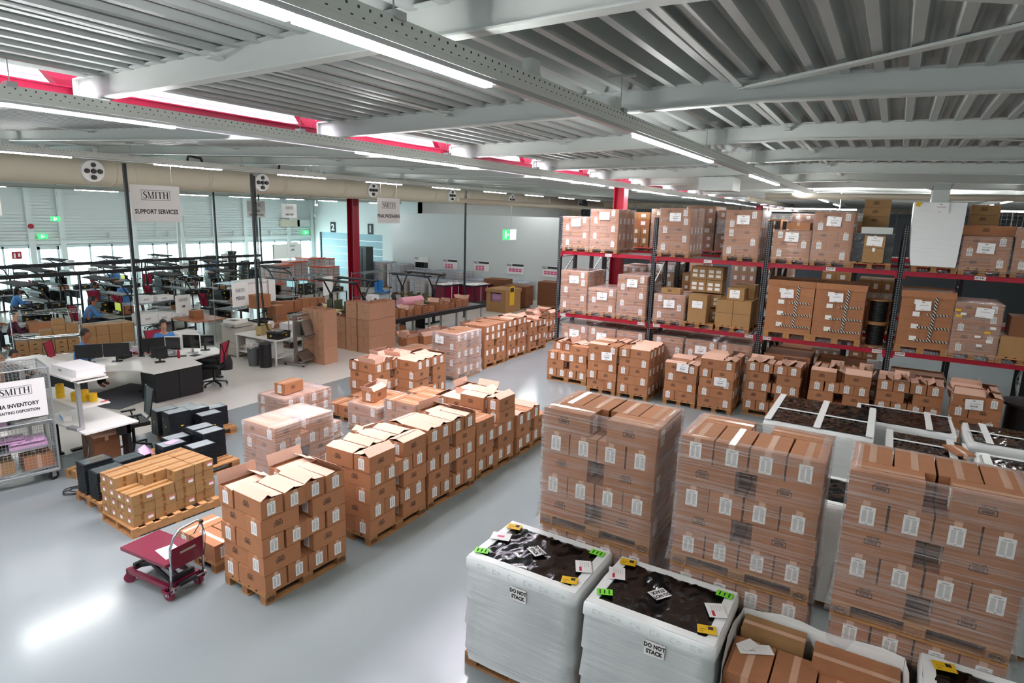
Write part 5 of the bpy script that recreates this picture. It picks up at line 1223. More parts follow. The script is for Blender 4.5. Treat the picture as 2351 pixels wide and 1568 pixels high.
monitor('low dark monitor at the far corner of the curved desk', 9.75, 15.35, .742, -.7, .46, .28)
monitor('small black monitor standing alone facing the chair on the curved desk', 8.33, 15.0, .742, pi-.4, .36, .26)
def small(name, mb, mats, label, cat, loc, rz=0, **k): return tag(put(name, mb.mesh(name, mats), None, loc, rz), label, cat, **k)
small('water_bottle', MB().lathe([(0, 0), (.035, 0), (.035, .17), (.022, .19), (.022, .22), (0, .22)], n=14), 'red_steel', 'red drinking bottle on the curved desk', 'bottle', (8.83, 15.03, .742))
small('label_printer', MB().b2(-.13, .13, -.1, .1, 0, .15).b2(-.1, .1, -.08, .08, .15, .17), 'black_plastic', 'small black label printer beside the pink wrap', 'printer', (8.05, 16.05, .742), .4)
small('pink_wrap', crinkle(-.22, .22, -.15, .15, .1, .06, 8, 6), 'pink_bag', 'crumpled pink plastic wrap on the curved desk', 'wrap', (8.2, 16.25, .745))
for i in range(3): small('paper_tray', MB().b2(-.03, .03, -.12, .12, 0, .22).b2(-.032, -.03, -.1, .1, .02, .07, 1), ['desk_white', 'red_ink'], 'white document holder, %s of three by the black pole' % ('first', 'middle', 'last')[i], 'document holder', (8.4+i*.12, 16.15-i*.05, .742), .2)
small('keyboard', MB().b2(-.2, .2, -.06, .06, 0, .02), 'black_plastic', 'black keyboard in front of the pale-framed monitors', 'keyboard', (8.9, 15.2, .742), -.6)
small('telephone', MB().b2(-.1, .1, -.1, .1, 0, .05).b2(-.09, -.04, -.1, .1, .05, .08), 'black_plastic', 'black desk telephone beside the pale-framed monitors', 'telephone', (8.6, 15.35, .742), .5)
small('mouse_pad', MB().b2(-.12, .12, -.1, .1, 0, .006), 'black_plastic', 'black mouse pad near the red-backed chair', 'mouse pad', (9.25, 15.0, .742), .2)
office_chair('red mesh-backed office chair at the end of the curved desk', 9.4, 14.5, 2.1)
small('backpack', MB().lathe([(0, 0), (.16, .02), (.17, .2), (.12, .38), (0, .42)], n=14), 'plain_black', 'black backpack hung behind the red mesh chair', 'bag', (9.72, 14.45, .35))
office_chair('black office chair pushed under the packing bench', 5.92, 11.75, 2.9, False)
office_chair('red-backed chair of the man behind two monitors', 7.25, 17.25, -.75); office_chair('red-backed chair of the woman beyond the desk', 9.35, 16.75, -1.6)
person('person in a denim jacket with short black hair looking at two monitors', 7.28, 16.75, -.75, headturn=.1, sc=1.12, lean=.14)
person('person in a blue shirt with tied dark hair facing the camera at the desk', 9.3, 16.5, -1.9, skin='skin_light', headturn=-.1, seat=.5, sc=1.14)
person('person half hidden behind the mesh cage, only the dark hair showing', 5.75, 16.3, -1.2, shirt='plain_black', seat=.42)
# wire shelving and boxes
def wire_shelf(label, x0, y0, rz, L, D, hs, h, feet=True):
    t = thing('wire_shelf', label, 'shelving', (x0, y0, 0), rz); m = MB()
    for x in (0, L):
        for y in (0, D): put('post', MB().cyl((x, y, 0), (x, y, h), .013, n=8).mesh('post', 'chrome'), t)
    for z in hs:
        m = MB()
        for zz in (z, z-.035):
            m.cyl((0, 0, zz), (L, 0, zz), .004, n=5); m.cyl((0, D, zz), (L, D, zz), .004, n=5); m.cyl((0, 0, zz), (0, D, zz), .004, n=5); m.cyl((L, 0, zz), (L, D, zz), .004, n=5)
        k = 0
        while k*.028 < L: m.b2(k*.028, k*.028+.004, 0, D, z-.003, z+.002); k += 1
        put('shelf', m.mesh('shelf', 'chrome'), t)
    return t
mt_ = 'kraft'
def bx(name, x, y, z, L, W_, H_, rz, label, mt='kraft', cat='carton', group=None, tape='tan_tape', mark=None):
    m = MB().b2(-L/2, L/2, -W_/2, W_/2, 0, H_); m.b2(-L/2+.001, L/2-.001, -.02, .02, H_, H_+.001, 1); m.b2(-L/2-.001, L/2+.001, -.02, .02, H_-.06, H_, 1)
    if mark: m.b2(L/2*-.3, L/2*.3, -W_/2-.001, -W_/2, H_*.35, H_*.55, 2)
    return tag(put(name, m.mesh(name, [mt, tape, 'ink']), None, (x, y, z), rz), label, cat, group)
wire_shelf('chrome wire shelf stacked with kraft cartons, behind the seated man', 6.7, 18.55, -.35, 1.45, .5, (.62, 1.12, 1.72), 1.76)
def onshelf(fx, fy, ox=6.7, oy=18.55, a=-.35): return ox+fx*cos(a)-fy*sin(a), oy+fx*sin(a)+fy*cos(a)
nn = 0
for r in range(3):
    for i in range(5):
        x, y = onshelf(.16+i*.27, .22); nn += 1
        bx('kraft_box', x, y, .625+r*.125, .255, .4, .12, -.35, 'kraft box, %s row, %s along the wire shelf behind the man' % (('lowest', 'middle', 'upper')[r], ORD[i]), group='kraft boxes on the wire shelf', mark=True)
for r, i, z in ((0, 3, 0), (0, 4, 0), (1, 3, 1), (1, 4, 1), (2, 3, 2), (0, 2, 0)):
    x, y = onshelf(.12+i*.28, .24); bx('kraft_box', x, y, 1.125+z*.13, .27, .38, .125, -.35, 'kraft box on the second wire shelf, %s up, %s along' % (('first', 'second', 'third')[z], ORD[i]), group='kraft boxes on the second wire shelf')
wire_shelf('low chrome wire shelf with eight square kraft cartons', 8.12, 18.2, -.28, 1.3, .55, (.35, .72), .75)
for r in range(2):
    for i in range(4):
        x, y = onshelf(.17+i*.3, .27, 8.12, 18.2, -.28); bx('kraft_box', x, y, .725+r*.27, .29, .45, .265, -.28, 'square kraft carton, %s row, %s along the low wire shelf' % (('lower', 'upper')[r], ORD[i]), group='square kraft cartons')
for i, (x, y, z, L) in enumerate(((6.35, 17.95, 0, .6), (6.2, 18.7, .35, .55), (6.1, 18.2, .35, .5), (9.9, 18.1, .36, .5), (8.6, 18.4, 0, .6))):
    bx('carton', x, y, z, L, .4, .35, -.3, 'stamped carton, %s' % ('on the floor beside the wire shelf', 'left of the wire shelf at its end', 'behind the half hidden person', 'beside the orange chair', 'under the low wire shelf')[i], 'cardboard')
t = thing('side_chair', 'orange plastic chair standing beyond the curved desk', 'chair', (9.55, 17.55, 0), 2.4)
put('seat', MB().box(0, 0, .45, .42, .42, .03).mesh('seat', 'orange_plastic'), t); put('backrest', MB().box(-.2, 0, .7, .03, .42, .45, ry=-.15).mesh('backrest', 'orange_plastic'), t)
for x in (-.18, .18):
    for y in (-.18, .18): put('leg', MB().cyl((x, y, 0), (x*.9, y*.9, .45), .012).mesh('leg', 'chrome'), t)
# white-box shelf with the SMI board
wire_shelf('chrome wire shelf holding white branded boxes and the SMI board', 11.1, 20.95, .12, 1.75, .8, (.55, 1.25), 1.3)
for i, (x, y, z, L, H_, w) in enumerate(((11.45, 21.3, .57, .6, .34, 'widest lower'), (12.0, 21.3, .57, .5, .3, 'second lower'), (12.4, 21.25, .57, .36, .26, 'small lower'), (11.5, 21.4, 1.27, .42, .22, 'taller upper'), (12.15, 21.45, 1.27, .6, .17, 'flat upper'))):
    o = bx('branded_box', x, y, z, L, .45, H_, .12, '%s white box with a printed mark on the SMI shelf' % w, 'paper', 'box', tape='paper')
    q = MB(); logo(q, 0, 0, .045, 0, 0); put('logo', q.mesh('logo', 'ink'), o, (-.05, -.227, H_*.5))
o = board('sign_board', .6, .85, [('SMI', .02, .12)], (.3, .085), None, (12.72, 21.12, 1.0), .12); q = MB(); logo(q, 0, 0, .03, 0, 0); put('logo', q.mesh('logo', 'sign_ink'), o, (0, -.003, -.28)); tag(o, 'white board reading SMI on the end of the wire shelf', 'sign')
bx('white_carton', 11.3, 18.9, 0, .7, .5, .6, .1, 'plain white carton standing on the floor behind the woman', 'paper', tape='paper')
def table(label, x0, x1, y0, y1, top='wood', leg='black_steel', h=.74, rz=0, name='side_table'):
    t = thing(name, label, 'table', (x0, y0, 0), rz); put('table_top', MB().b2(0, x1-x0, 0, y1-y0, h-.03, h).mesh('table_top', top), t)
    for x in (.04, x1-x0-.04):
        for y in (.04, y1-y0-.04): put('leg', MB().b2(x-.02, x+.02, y-.02, y+.02, 0, h-.03).mesh('leg', leg), t)
    return t
mat('cherry', 'b06a45', .4)
table('cherry-topped table between the SMI shelf and the copier', 12.0, 13.2, 19.35, 20.75, 'cherry')
bx('open_box', 12.6, 20.2, .742, .35, .3, .25, 0, 'brown carton with crumpled paper on the cherry table', 'cardboard')
# courier cage with FEDEX board
wire_shelf('tall chrome shelf with white side boards and the FEDEX board', 12.7, 18.4, .1, 1.6, .8, (.55, 1.15, 2.0), 2.05)
o = board('sign_board', .66, .8, [('FEDEX', -.13, .15)], (.17, .09), None, (13.05, 18.37, 1.66), .1); tag(o, 'white board reading FEDEX on the tall chrome shelf', 'sign')
small('side_board', MB().b2(0, 1.2, 0, .012, 0, .75).b2(0, 1.2, .012, .8, .74, .75), 'sign_white', 'blank white boards along the top of the FEDEX shelf', 'board', (13.45, 18.5, 1.27), .1)
bx('carton', 13.7, 18.3, 1.16, .62, .45, .45, .1, 'large brown carton with a white sheet in front of the FEDEX board', 'cardboard', mark=False)
def tote(label, x, y, z, rz, L=.55, W_=.38, H_=.2, group=None):
    k = ('tote', L, W_, H_)
    if k not in _c:
        m = MB(); m.b2(-L/2, L/2, -W_/2, W_/2, 0, .012)
        for s in (-1, 1): m.box(s*L/2, 0, H_/2, .012, W_, H_, ry=s*.06); m.box(0, s*W_/2, H_/2, L, .012, H_, rx=-s*.06)
        m.b2(-L/2-.02, L/2+.02, -W_/2-.02, -W_/2+.008, H_-.02, H_); m.b2(-L/2-.02, L/2+.02, W_/2-.008, W_/2+.02, H_-.02, H_); m.b2(-L/2-.02, -L/2+.008, -W_/2, W_/2, H_-.02, H_); m.b2(L/2-.008, L/2+.02, -W_/2, W_/2, H_-.02, H_)
        m.b2(-L/2+.02, L/2-.02, -W_/2+.02, W_/2-.02, .012, H_*.8, 1)
        _c[k] = (m.mesh('tote', ['black_plastic', 'plain_black']), MB().box(.08, -W_/2-.014, H_*.5, .06, .003, .05).box(-L/2-.014, .05, H_*.5, .003, .06, .05).mesh('yellow_label', 'yellow'), MB().box(0, -W_/2-.016, H_*.85, L*.5, .004, .012).mesh('card_slot', 'grey_top'))
    q = _c[k]; o = put('tote', q[0], None, (x, y, z), rz); tag(o, label, 'tote', group); put('yellow_label', q[1], o); put('card_slot', q[2], o); return o
tote('black tote on the front shelf before the copier, yellow label', 13.1, 18.2, .56, .1); tote('second black tote on the shelf before the copier', 13.7, 18.2, .56, .1)
for i, (x, y) in enumerate(((13.0, 17.3), (13.6, 17.4), (14.2, 17.6), (14.8, 17.8))): bx('carton', x+.8, y+.4, 0, .55, .45, .65, .1, 'tall brown carton behind the copier, %s of four' % ORD[i], 'cardboard')
# copier
t = thing('photocopier', 'beige floor-standing photocopier beside the steel bench', 'photocopier', (11.65, 16.72, 0), .08)
put('cabinet', MB().b2(0, .62, 0, .62, .04, .9).mesh('cabinet', 'copier_grey'), t); put('side_unit', MB().b2(.62, 1.2, .02, .6, .04, .86).mesh('side_unit', 'copier_grey'), t)
for k, (z0, z1) in enumerate(((.08, .24), (.26, .42), (.46, .82))): put('drawer', MB().b2(-.012, 0, .04, .58, z0, z1).mesh('drawer', 'copier_grey'), t)
put('scanner', MB().b2(-.02, .64, -.02, .62, .93, 1.02).mesh('scanner', 'copier_grey'), t); put('document_feeder', MB().b2(.05, .55, .1, .6, 1.02, 1.1).box(.25, .3, 1.12, .4, .3, .02, ry=.2).mesh('document_feeder', 'desk_white'), t)
put('control_panel', MB().box(-.05, .25, .98, .16, .4, .03, ry=-.3).mesh('control_panel', 'alu'), t)
# sealing bench
t = thing('steel_bench', 'white-topped bench with a bagging machine and waste bins before it', 'workbench', (11.62, 14.9, 0))
put('bench_top', MB().b2(0, 1.1, 0, 1.85, .72, .75).mesh('bench_top', 'desk_white'), t); put('lower_shelf', MB().b2(.05, 1.0, .05, 1.8, .2, .22).mesh('lower_shelf', 'desk_white'), t)
for x in (.04, 1.04):
    for y in (.05, 1.8): put('leg', MB().b2(x-.025, x+.025, y-.025, y+.025, 0, .72).mesh('leg', 'steel_paint'), t)
for y in (.4, 1.1): put('drawer_unit', MB().b2(.15, .6, y, y+.45, .23, .62).mesh('drawer_unit', 'desk_white'), t)
small('waste_bin', MB().lathe([(.14, 0), (.17, .5), (.18, .52), (.165, .52), (.13, .04)], n=22), 'black_plastic' if 0 else mat('bin_grey', '5d6162', .5).name, 'grey round waste bin in front of the steel bench', 'bin', (11.32, 15.5, 0))
small('waste_bin', MB().lathe([(0, 0), (.17, 0), (.175, .68), (.16, .71), (0, .72)], n=24), 'black_plastic', 'tall black cylindrical bin in front of the steel bench', 'bin', (11.42, 15.1, 0))
small('plastic_film_heap', crinkle(-.25, .25, -.25, .25, .55, .12, 9, 9), 'film_dense', 'crumpled clear film spilling over the grey bin', 'film', (11.4, 15.6, 0))
t = thing('bagging_machine', 'tan bagging machine with a paper reel on the steel bench', 'machine', (12.1, 16.0, .75), .3)
put('housing', MB().b2(-.25, .25, -.1, .1, .0, .28).box(.0, 0, .3, .4, .15, .06, ry=.2).mesh('housing', mat('tan_metal', 'b9a36f', .5).name), t); put('reel', MB().cyl((.3, -.08, .25), (.3, .0, .25), .12, n=20).mesh('reel', 'paper'), t)
tote('black tote full of clear bags on the steel bench', 12.0, 15.2, .752, .2)
small('clear_bags', crinkle(-.25, .25, -.17, .17, .06, .05, 9, 7), 'film_dense', 'clear bags heaped in the tote on the steel bench', 'bags', (12.0, 15.2, .93), .2)
t = thing('sealing_machine', 'stainless tilting sealer on a wheeled column stand', 'machine', (12.05, 14.55, 0), .15)
m = MB().b2(-.04, .04, -.04, .04, .1, 1.5).b2(.6, .66, -.03, .03, .1, 1.3).b2(-.04, .66, -.03, .03, 1.42, 1.48).b2(-.1, .75, -.04, .04, .06, .12).b2(-.12, -.04, -.35, .35, .06, .1).b2(.68, .76, -.35, .35, .06, .1)
put('column_stand', m.mesh('column_stand', 'steel_brushed'), t)
put('hopper', MB().poly([(.1, -.25, .85), (.62, -.25, .85), (.62, -.1, 1.25), (.1, -.1, 1.25)]).b2(.1, .62, -.1, .1, .9, 1.3).b2(.1, .62, -.25, .1, .84, .9).box(.36, -.2, 1.1, .5, .02, .45, rx=-.35).mesh('hopper', 'steel_brushed'), t)
put('tray_edge', MB().bar((.0, -.32, .82), (.8, -.32, .9), .03).mesh('tray_edge', 'steel_brushed'), t); put('foot_cover', MB().box(.3, -.15, .25, .6, .35, .02, rx=.6).b2(.02, .6, .02, .1, .1, .4).mesh('foot_cover', 'steel_brushed'), t)
for x, y in ((-.08, -.33), (-.08, .33), (.72, -.33), (.72, .33)): put('caster', MB().cyl((x, y-.015, .035), (x, y+.015, .035), .035, n=12).mesh('caster', 'black_plastic'), t)
# blank tall cartons in columns
def open_col(x, y, w, d, n, rz, where, h=.54):
    for k in range(n):
        kk = ('oc', w, d, h, k == n-1)
        if kk not in _c:
            m = MB()
            if k == n-1: m.b2(-w/2, w/2, -d/2, -d/2+.006, 0, h); m.b2(-w/2, w/2, d/2-.006, d/2, 0, h); m.b2(-w/2, -w/2+.006, -d/2, d/2, 0, h); m.b2(w/2-.006, w/2, -d/2, d/2, 0, h); m.b2(-w/2, w/2, -d/2, d/2, 0, .01)
            else: m.b2(-w/2, w/2, -d/2, d/2, 0, h-.004)
            m.b2(-w/2-.001, -w/2, -.004, .004, h*.3, h, 1); m.b2(-w/2-.0012, -w/2, .03, .07, h*.8, h*.85, 1); m.b2(-w/2-.0012, -w/2, -.12, -.08, h*.45, h*.5, 1)
            _c[kk] = m.mesh('tall_carton', ['plain_card', 'card_dark'])
        tag(put('tall_carton', _c[kk], None, (x+jit(.008), y+jit(.008), k*h), rz+jit(.02)), 'plain tall carton, %s, %s' % (('bottom', 'middle', 'open top one')[k], where), 'carton', 'plain tall cartons')
open_col(12.84, 14.17, .52, .44, 3, 0, 'column beside the sealer, aisle side'); open_col(12.86, 14.64, .52, .44, 3, .03, 'column beside the sealer, far side')
open_col(14.75, 14.2, .6, .5, 3, .0, 'column closest to the aisle in the second group'); open_col(15.42, 14.25, .66, .5, 3, -.03, 'column toward the roller bench in the second group')
open_col(14.7, 14.74, .5, .46, 3, .04, 'middle column of the second group'); open_col(14.72, 15.24, .5, .44, 2, 0, 'low column of the second group')
# ================================================================ WORKSTATION FLOOR
random.seed(44)
def workstation(label, x, y, rz, two=False):
    t = thing('workstation', label, 'workstation', (x, y, 0), rz)   # long side along local y, operator on local -x side
    if 'ws' not in _c:
        top = MB().b2(-.4, .4, -.8, .8, .71, .74).mesh('desk_top', 'grey_top'); leg = MB().b2(-.03, .03, -.03, .03, .04, .71).b2(-.35, .35, -.03, .03, 0, .05).mesh('leg', 'black_steel')
        fr = MB().b2(-.38, .38, -.78, .78, .64, .705).b2(.3, .33, -.76, .76, .3, .64).b2(-.36, .2, .35, .75, .12, .6).mesh('under_frame', 'black_steel')
        po = MB().tube([(.35, 0, .72), (.35, 0, 1.35), (.1, 0, 1.8), (-.25, 0, 1.97)], .025, 8).mesh('bent_post', 'black_steel'); sh = MB().box(-.2, 0, 2.0, .42, 1.62, .045, ry=-.08).mesh('canopy_shelf', mat('canopy_grey', '232528', .75).name)
        b = MB().b2(.1, .42, -.78, .78, 1.42, 1.46).bar((.1, -.75, 1.75), (.1, .75, 1.75), .05).mesh('cross_shelf', 'black_steel')
        _c['ws'] = (top, leg, fr, po, sh, b)
    q = _c['ws']; put('desk_top', q[0], t); put('under_frame', q[2], t); put('canopy_shelf', q[4], t); put('cross_shelf', q[5], t)
    for s in (-.7, .7): put('leg', q[1], t, (0, s, 0)); put('bent_post', q[3], t, (0, s, 0))
    return t
def rail(label, y, x0, x1, z=1.98):
    t = thing('busbar_rail', label, 'rail', (0, y, 0)); put('bar', MB().b2(x0, x1, -.05, .05, z-.07, z+.07).mesh('bar', 'black_steel'), t)
    x = x0+.8
    while x < x1: put('post', MB().b2(x-.03, x+.03, -.03, .03, 0, z-.05).mesh('post', 'black_steel'), t); put('socket_box', MB().b2(x+.35, x+.6, -.09, .09, z+.05, z+.17).b2(x+.38, x+.57, -.1, .1, z-.2, z-.05).mesh('socket_box', 'white_paint'), t); x += 2.35*1.5
rail('black power rail over the workstations nearer the curved desk', 25.2, 3.5, 20.2); rail('black power rail over the workstations nearer the windows', 29.1, 4.5, 22)
band = [('front', 22.9, [6.2, 8.6, 10.95, 13.2, 15.55, 17.95]), ('middle', 27.1, [6.0, 8.4, 10.8, 13.2, 15.5, 17.9]), ('window-side', 31.6, [8.4, 10.8, 13.3, 15.6, 18.0])]
items = 0
for bn, yy, xs in band:
    for i, x in enumerate(xs):
        if bn == 'front' and x in (13.2,): pass
        workstation('workstation with bent black canopy posts, %s from the %s end of the %s row' % (ORD[i], 'cage', bn), x+.2, yy, 0)
        w = '%s %s workstation' % (ORD[i], bn)
        for k, (dy, c) in enumerate(((-.25, random.choice(('screen_olive', 'screen_green', 'screen_off'))), (.25, 'screen_off'))):
            if random.random() < .75: monitor('%s monitor on the %s' % (('first', 'second')[k], w), x+.35, yy+dy, .742, -HP+jit(.3), .45, .3, scr=c)
        for k in range(random.choice((1, 2, 2, 3))): tote('black tote %s at the %s' % (('on the desk', 'second on the desk', 'third on the desk')[k], w), x+.25, yy+.55-(k == 1)*.0, .742+.2*k, HP+jit(.1), .5, .35, .19)
        if random.random() < .6: bx('small_carton', x, yy-.6, .742, .3, .25, .16, jit(.4), 'small carton on the desk corner of the %s' % w, 'cardboard')
        small('desk_papers', MB().box(0, 0, .004, .3, .22, .006, rz=.3).box(.1, .25, .004, .22, .3, .006, rz=-.2).box(-.1, .1, .012, .12, .1, .02, 1), ['paper', 'pink_bag'], 'loose papers lying on the %s' % w, 'papers', (x-.02, yy, .742))
        if random.random() < .8: office_chair('red mesh chair at the %s' % w, x-.55, yy+jit(.3), jit(.9))
        if random.random() < .5: tote('black tote under the %s' % w, x+.2, yy+.4, .0, HP, .5, .35, .3)
person('person in denim bending over papers at the front row, dark curly hair', 10.35, 23.0, -.1, lean=.22, seat=.5)
person('person in denim resting head on hand in the middle row, dark cap', 12.55, 27.3, -.2, lean=.16, hair='plain_black', beanie=True)
person('person in denim writing at the middle row, long dark hair', 10.0, 27.4, -.1, lean=.15, long_hair=True)
person('person in a dark sweater and black beanie packing a carton', 7.75, 21.6, -.2, shirt='maroon', beanie=True, hair='plain_black', skin='skin_light')
person('person in denim at the picture edge beyond the beanie wearer', 7.55, 23.0, -.3)
person('person in denim standing with head down between the workstation rows', 20.6, 31.3, -2.6, pose='stand', fist=True, skin='skin_light', hair='hair_brown')
person('person in denim with brown hair sitting before two lit screens', 18.35, 24.15, -.5, hair='hair_brown', skin='skin_light')
person('person with dark cropped hair behind the plain tall cartons', 14.9, 16.9, -.9, seat=.42)
person('person in denim bending below the olive screens', 17.7, 16.9, 2.6, pose='sit', seat=.55, lean=.2)
person('person in light blue with a ponytail by the roller bench', 18.4, 16.4, .9, long_hair=True, seat=.45)
person('person in denim far off near the window row with a carton pile', 15.2, 30.2, 2.0, pose='stand', fist=True)
small('denim_jacket', MB().lathe([(0, 1.3), (.16, 1.25), (.24, 1.0), (.3, .5), (.27, .48), (0, .5)], n=12), 'denim', 'denim jacket hanging over a chair back in the front row', 'jacket', (13.0, 25.6, 0))
office_chair('red mesh chair carrying the denim jacket', 13.0, 25.6, .4)
small('dark_coat', MB().lathe([(0, 1.15), (.2, 1.1), (.26, .8), (.3, .35), (0, .35)], n=12), mat('coat', '26281f', .8).name, 'dark olive coat draped over a chair in the middle row', 'coat', (8.9, 26.6, 0))
bx('packed_carton', 8.4, 21.3, .742, .6, .4, .25, -.2, 'carton being packed by the person in the beanie', 'cardboard'); bx('kraft_box', 11.6, 22.7, .742, .34, .3, .28, .2, 'taped brown carton with a printed mark beside the bent-over person', 'cardboard', mark=True)
table('long grey table in front of the beanie wearer', 7.8, 10.9, 20.9, 21.7, 'grey_top', name='long_table')
table('long grey table beside the bent-over person', 11.2, 13.0, 22.2, 22.9, 'grey_top', name='long_table')
# totes stacked in towers near the windows
random.seed(12)
for i, (x, y, n, w) in enumerate(((22.6, 34.5, 8, 'left tower by the windows'), (24.1, 34.7, 9, 'tall tower by the windows'), (24.9, 34.5, 6, 'third tower by the windows'), (20.3, 34.4, 6, 'first tower by the windows'), (21.3, 34.3, 7, 'second tower by the windows'), (23.3, 31.5, 5, 'tower behind the standing person'), (22.4, 32.3, 6, 'tower beside the standing person'), (16.6, 25.0, 4, 'tower on the front row gap'), (19.3, 28.6, 4, 'tower at the rail end'), (24.2, 32.4, 5, 'tower nearest the dock doors'))):
    for k in range(n): tote('black tote, %s in the %s' % (('lowest second third fourth fifth sixth seventh eighth ninth'.split())[k], w.replace('left', 'outer')), x+jit(.03), y+jit(.03), k*.205, jit(.2), group='black totes of the '+w.replace('left', 'outer'))
# packing stations to the right
def twin_station(label, x, y, L=2.0):
    t = thing('packing_station', label, 'workstation', (x, y, 0))
    put('desk_top', MB().b2(-.5, .5, -L/2, L/2, .86, .89).mesh('desk_top', 'black_steel'), t)
    for s in (-1, 1):
        put('leg', MB().b2(-.05, .05, s*L*.42-.05, s*L*.42+.05, 0, 1.4).b2(-.5, .5, s*L*.42-.03, s*L*.42+.03, 0, .06).mesh('leg', 'black_steel'), t)
        for d in (-1, 1): put('bent_arm', MB().tube([(0, s*L*.42, 1.35), (d*.3, s*L*.42, 1.85), (d*.36, s*L*.42, 1.93), (d*.6, s*L*.42, 1.95)], .03, 8).mesh('bent_arm', 'black_steel'), t)
    for d in (-1, 1): put('canopy_shelf', MB().b2(d*.5-.16, d*.5+.16, -L/2, L/2, 1.96, 2.0).mesh('canopy_shelf', MATS['canopy_grey'].name), t)
    return t
twin_station('double-sided packing station with olive dividers behind the tall cartons', 16.6, 17.1)
twin_station('double-sided packing station nearer the white partition', 20.3, 16.8)
for i, (x, y, a) in enumerate(((16.2, 17.6, .2), (16.25, 17.2, -.1), (16.3, 16.8, .1), (16.35, 16.4, -.2), (19.9, 17.3, .2), (19.95, 16.9, 0), (20.0, 16.5, .1), (20.05, 16.2, -.1))): small('divider_panel', MB().b2(-.25, .25, -.01, .01, 0, .38), 'olive_panel', 'olive upright divider, %s on the %s packing station' % (ORD[i % 4], ('closer', 'farther')[i//4]), 'divider', (x, y, .892), a+.3)
for i, (x, y) in enumerate(((16.4, 16.3), (16.0, 17.0), (20.2, 16.2))): small('pad_stack', MB().box(0, 0, .03, .3, .2, .06, rz=.3).box(.2, .1, .02, .2, .3, .03, 1), [mat('cream', 'e8dfa8', .6).name, 'yellow'], 'yellow and cream pads on a packing station, %s' % ('by the partition-side divider', 'between the dividers', 'on the farther station')[i], 'pads', (x, y, .892))
wire_shelf('chrome shelf with whiteboard panel near the lit screens', 17.6, 20.6, .1, 1.5, .6, (.5, 1.0, 1.75), 1.8); tote('black tote on the chrome shelf near the lit screens', 17.95, 20.85, 1.01, .1); tote('black tote higher on the chrome shelf near the lit screens', 17.95, 20.85, 1.22, .1)
small('blank_board', MB().b2(-.3, .3, -.01, .01, 0, .8), 'sign_white', 'blank white panel on the chrome shelf end', 'board', (18.85, 20.55, .9), .1)
monitor('lit pale blue screen before the brown-haired person', 18.95, 23.0, .9, -1.25, .5, .32, scr='screen_on'); monitor('lit green-tinted screen beside the pale blue one', 19.3, 22.6, .9, -1.25, .45, .32, scr='screen_on')
table('table under the two lit screens', 18.6, 19.9, 22.2, 23.5, 'black_steel', h=.9, name='work_table')
wire_shelf('empty chrome shelf in front of the crimson column', 20.8, 20.3, .15, 2.0, .7, (.6, 1.7), 1.75)
table('long table with cartons beside the copier', 14.8, 17.2, 18.6, 19.3, 'cherry', h=.8, name='long_table')
for i in range(6): bx('open_box', 14.95+i*.38, 18.9, .802, .34, .34, .38-.02*(i % 3), jit(.1), 'open brown carton, %s along the long table beside the copier' % ORD[i], 'cardboard', mark=False)
bx('carton', 14.45, 18.35, .0, .5, .45, 1.15, .1, 'tall brown carton at the end of the long table', 'cardboard')
t = thing('hand_cart', 'white boxes on a chrome-handled trolley behind the steel bench', 'trolley', (13.9, 16.8, 0), .1)
put('deck', MB().b2(-.5, .5, -.3, .3, .15, .19).mesh('deck', 'black_steel'), t); put('handle', MB().tube([(-.5, -.25, .17), (-.5, -.25, 1.1), (-.5, .25, 1.1), (-.5, .25, .17)], .018, 8).mesh('handle', 'chrome'), t)
for x in (-.4, .4):
    for y in (-.25, .25): put('wheel', MB().cyl((x, y-.02, .07), (x, y+.02, .07), .07, n=14).mesh('wheel', 'black_plastic'), t)
bx('white_box', 13.75, 16.8, .2, .5, .5, .6, .1, 'white lidded box on the chrome-handled trolley', 'paper', 'box', tape='paper'); bx('crimson_box', 14.3, 16.9, .2, .35, .5, .7, .1, 'dark red box on the chrome-handled trolley', 'crimson', 'box', tape='paper')
for i, (x, y, h) in enumerate(((15.0, 16.0, .45), (15.7, 15.9, .4), (16.6, 15.6, .5), (15.4, 17.6, .42), (17.4, 15.5, .35), (14.3, 16.0, .4), (18.0, 17.4, .45), (17.2, 18.1, .4))):
    carton('carton', (x, y, 0), jit(.5), None, L=.6, W=.45, H=h, top=random.choice(('o4', 'o2', 'o')), stamp=False, ends=(), lab='open carton of packing waste, %s in the heap behind the plain tall cartons' % (ORD+['seventh', 'eighth'])[i])
small('kraft_paper_roll', MB().cyl((0, -.35, .9), (0, .35, .9), .12, n=20).b2(-.12, -.1, -.33, .33, .2, .9), mat('kraft_pale', 'e6c79b', .6).name, 'hanging sheet of pale kraft paper at a packing table', 'paper', (16.4, 18.1, 0), -.3)
# roller bench with open cartons and pink roll
t = thing('roller_bench', 'long black roller bench loaded with open cartons', 'roller bench', (16.3, 14.55, 0), -.02)
put('side_rail', MB().b2(0, 5.6, -.03, .03, .66, .8).mesh('side_rail', 'black_steel'), t); put('side_rail', MB().b2(0, 5.6, .77, .83, .66, .8).mesh('side_rail', 'black_steel'), t)
for k in range(40): put('roller', MB().cyl((.08+k*.14, .03, .75), (.08+k*.14, .77, .75), .03, n=8).mesh('roller', 'galv'), t)
for x in (.2, 1.9, 3.6, 5.3): put('leg', MB().b2(x-.04, x+.04, -.03, .03, 0, .66).b2(x-.04, x+.04, .77, .83, 0, .66).mesh('leg', 'galv'), t)
for i in range(11): carton('carton', (16.55+i*.43, 14.95+jit(.05), .782), jit(.15)+HP, None, L=.4, W=.36, H=.34-.05*(i % 3), top=('o', 'e', 'o4', 'e')[i % 4], stamp=False, ends=(), lab='open carton, %s along the black roller bench' % ('first second third fourth fifth sixth seventh eighth ninth tenth eleventh'.split()[i]))
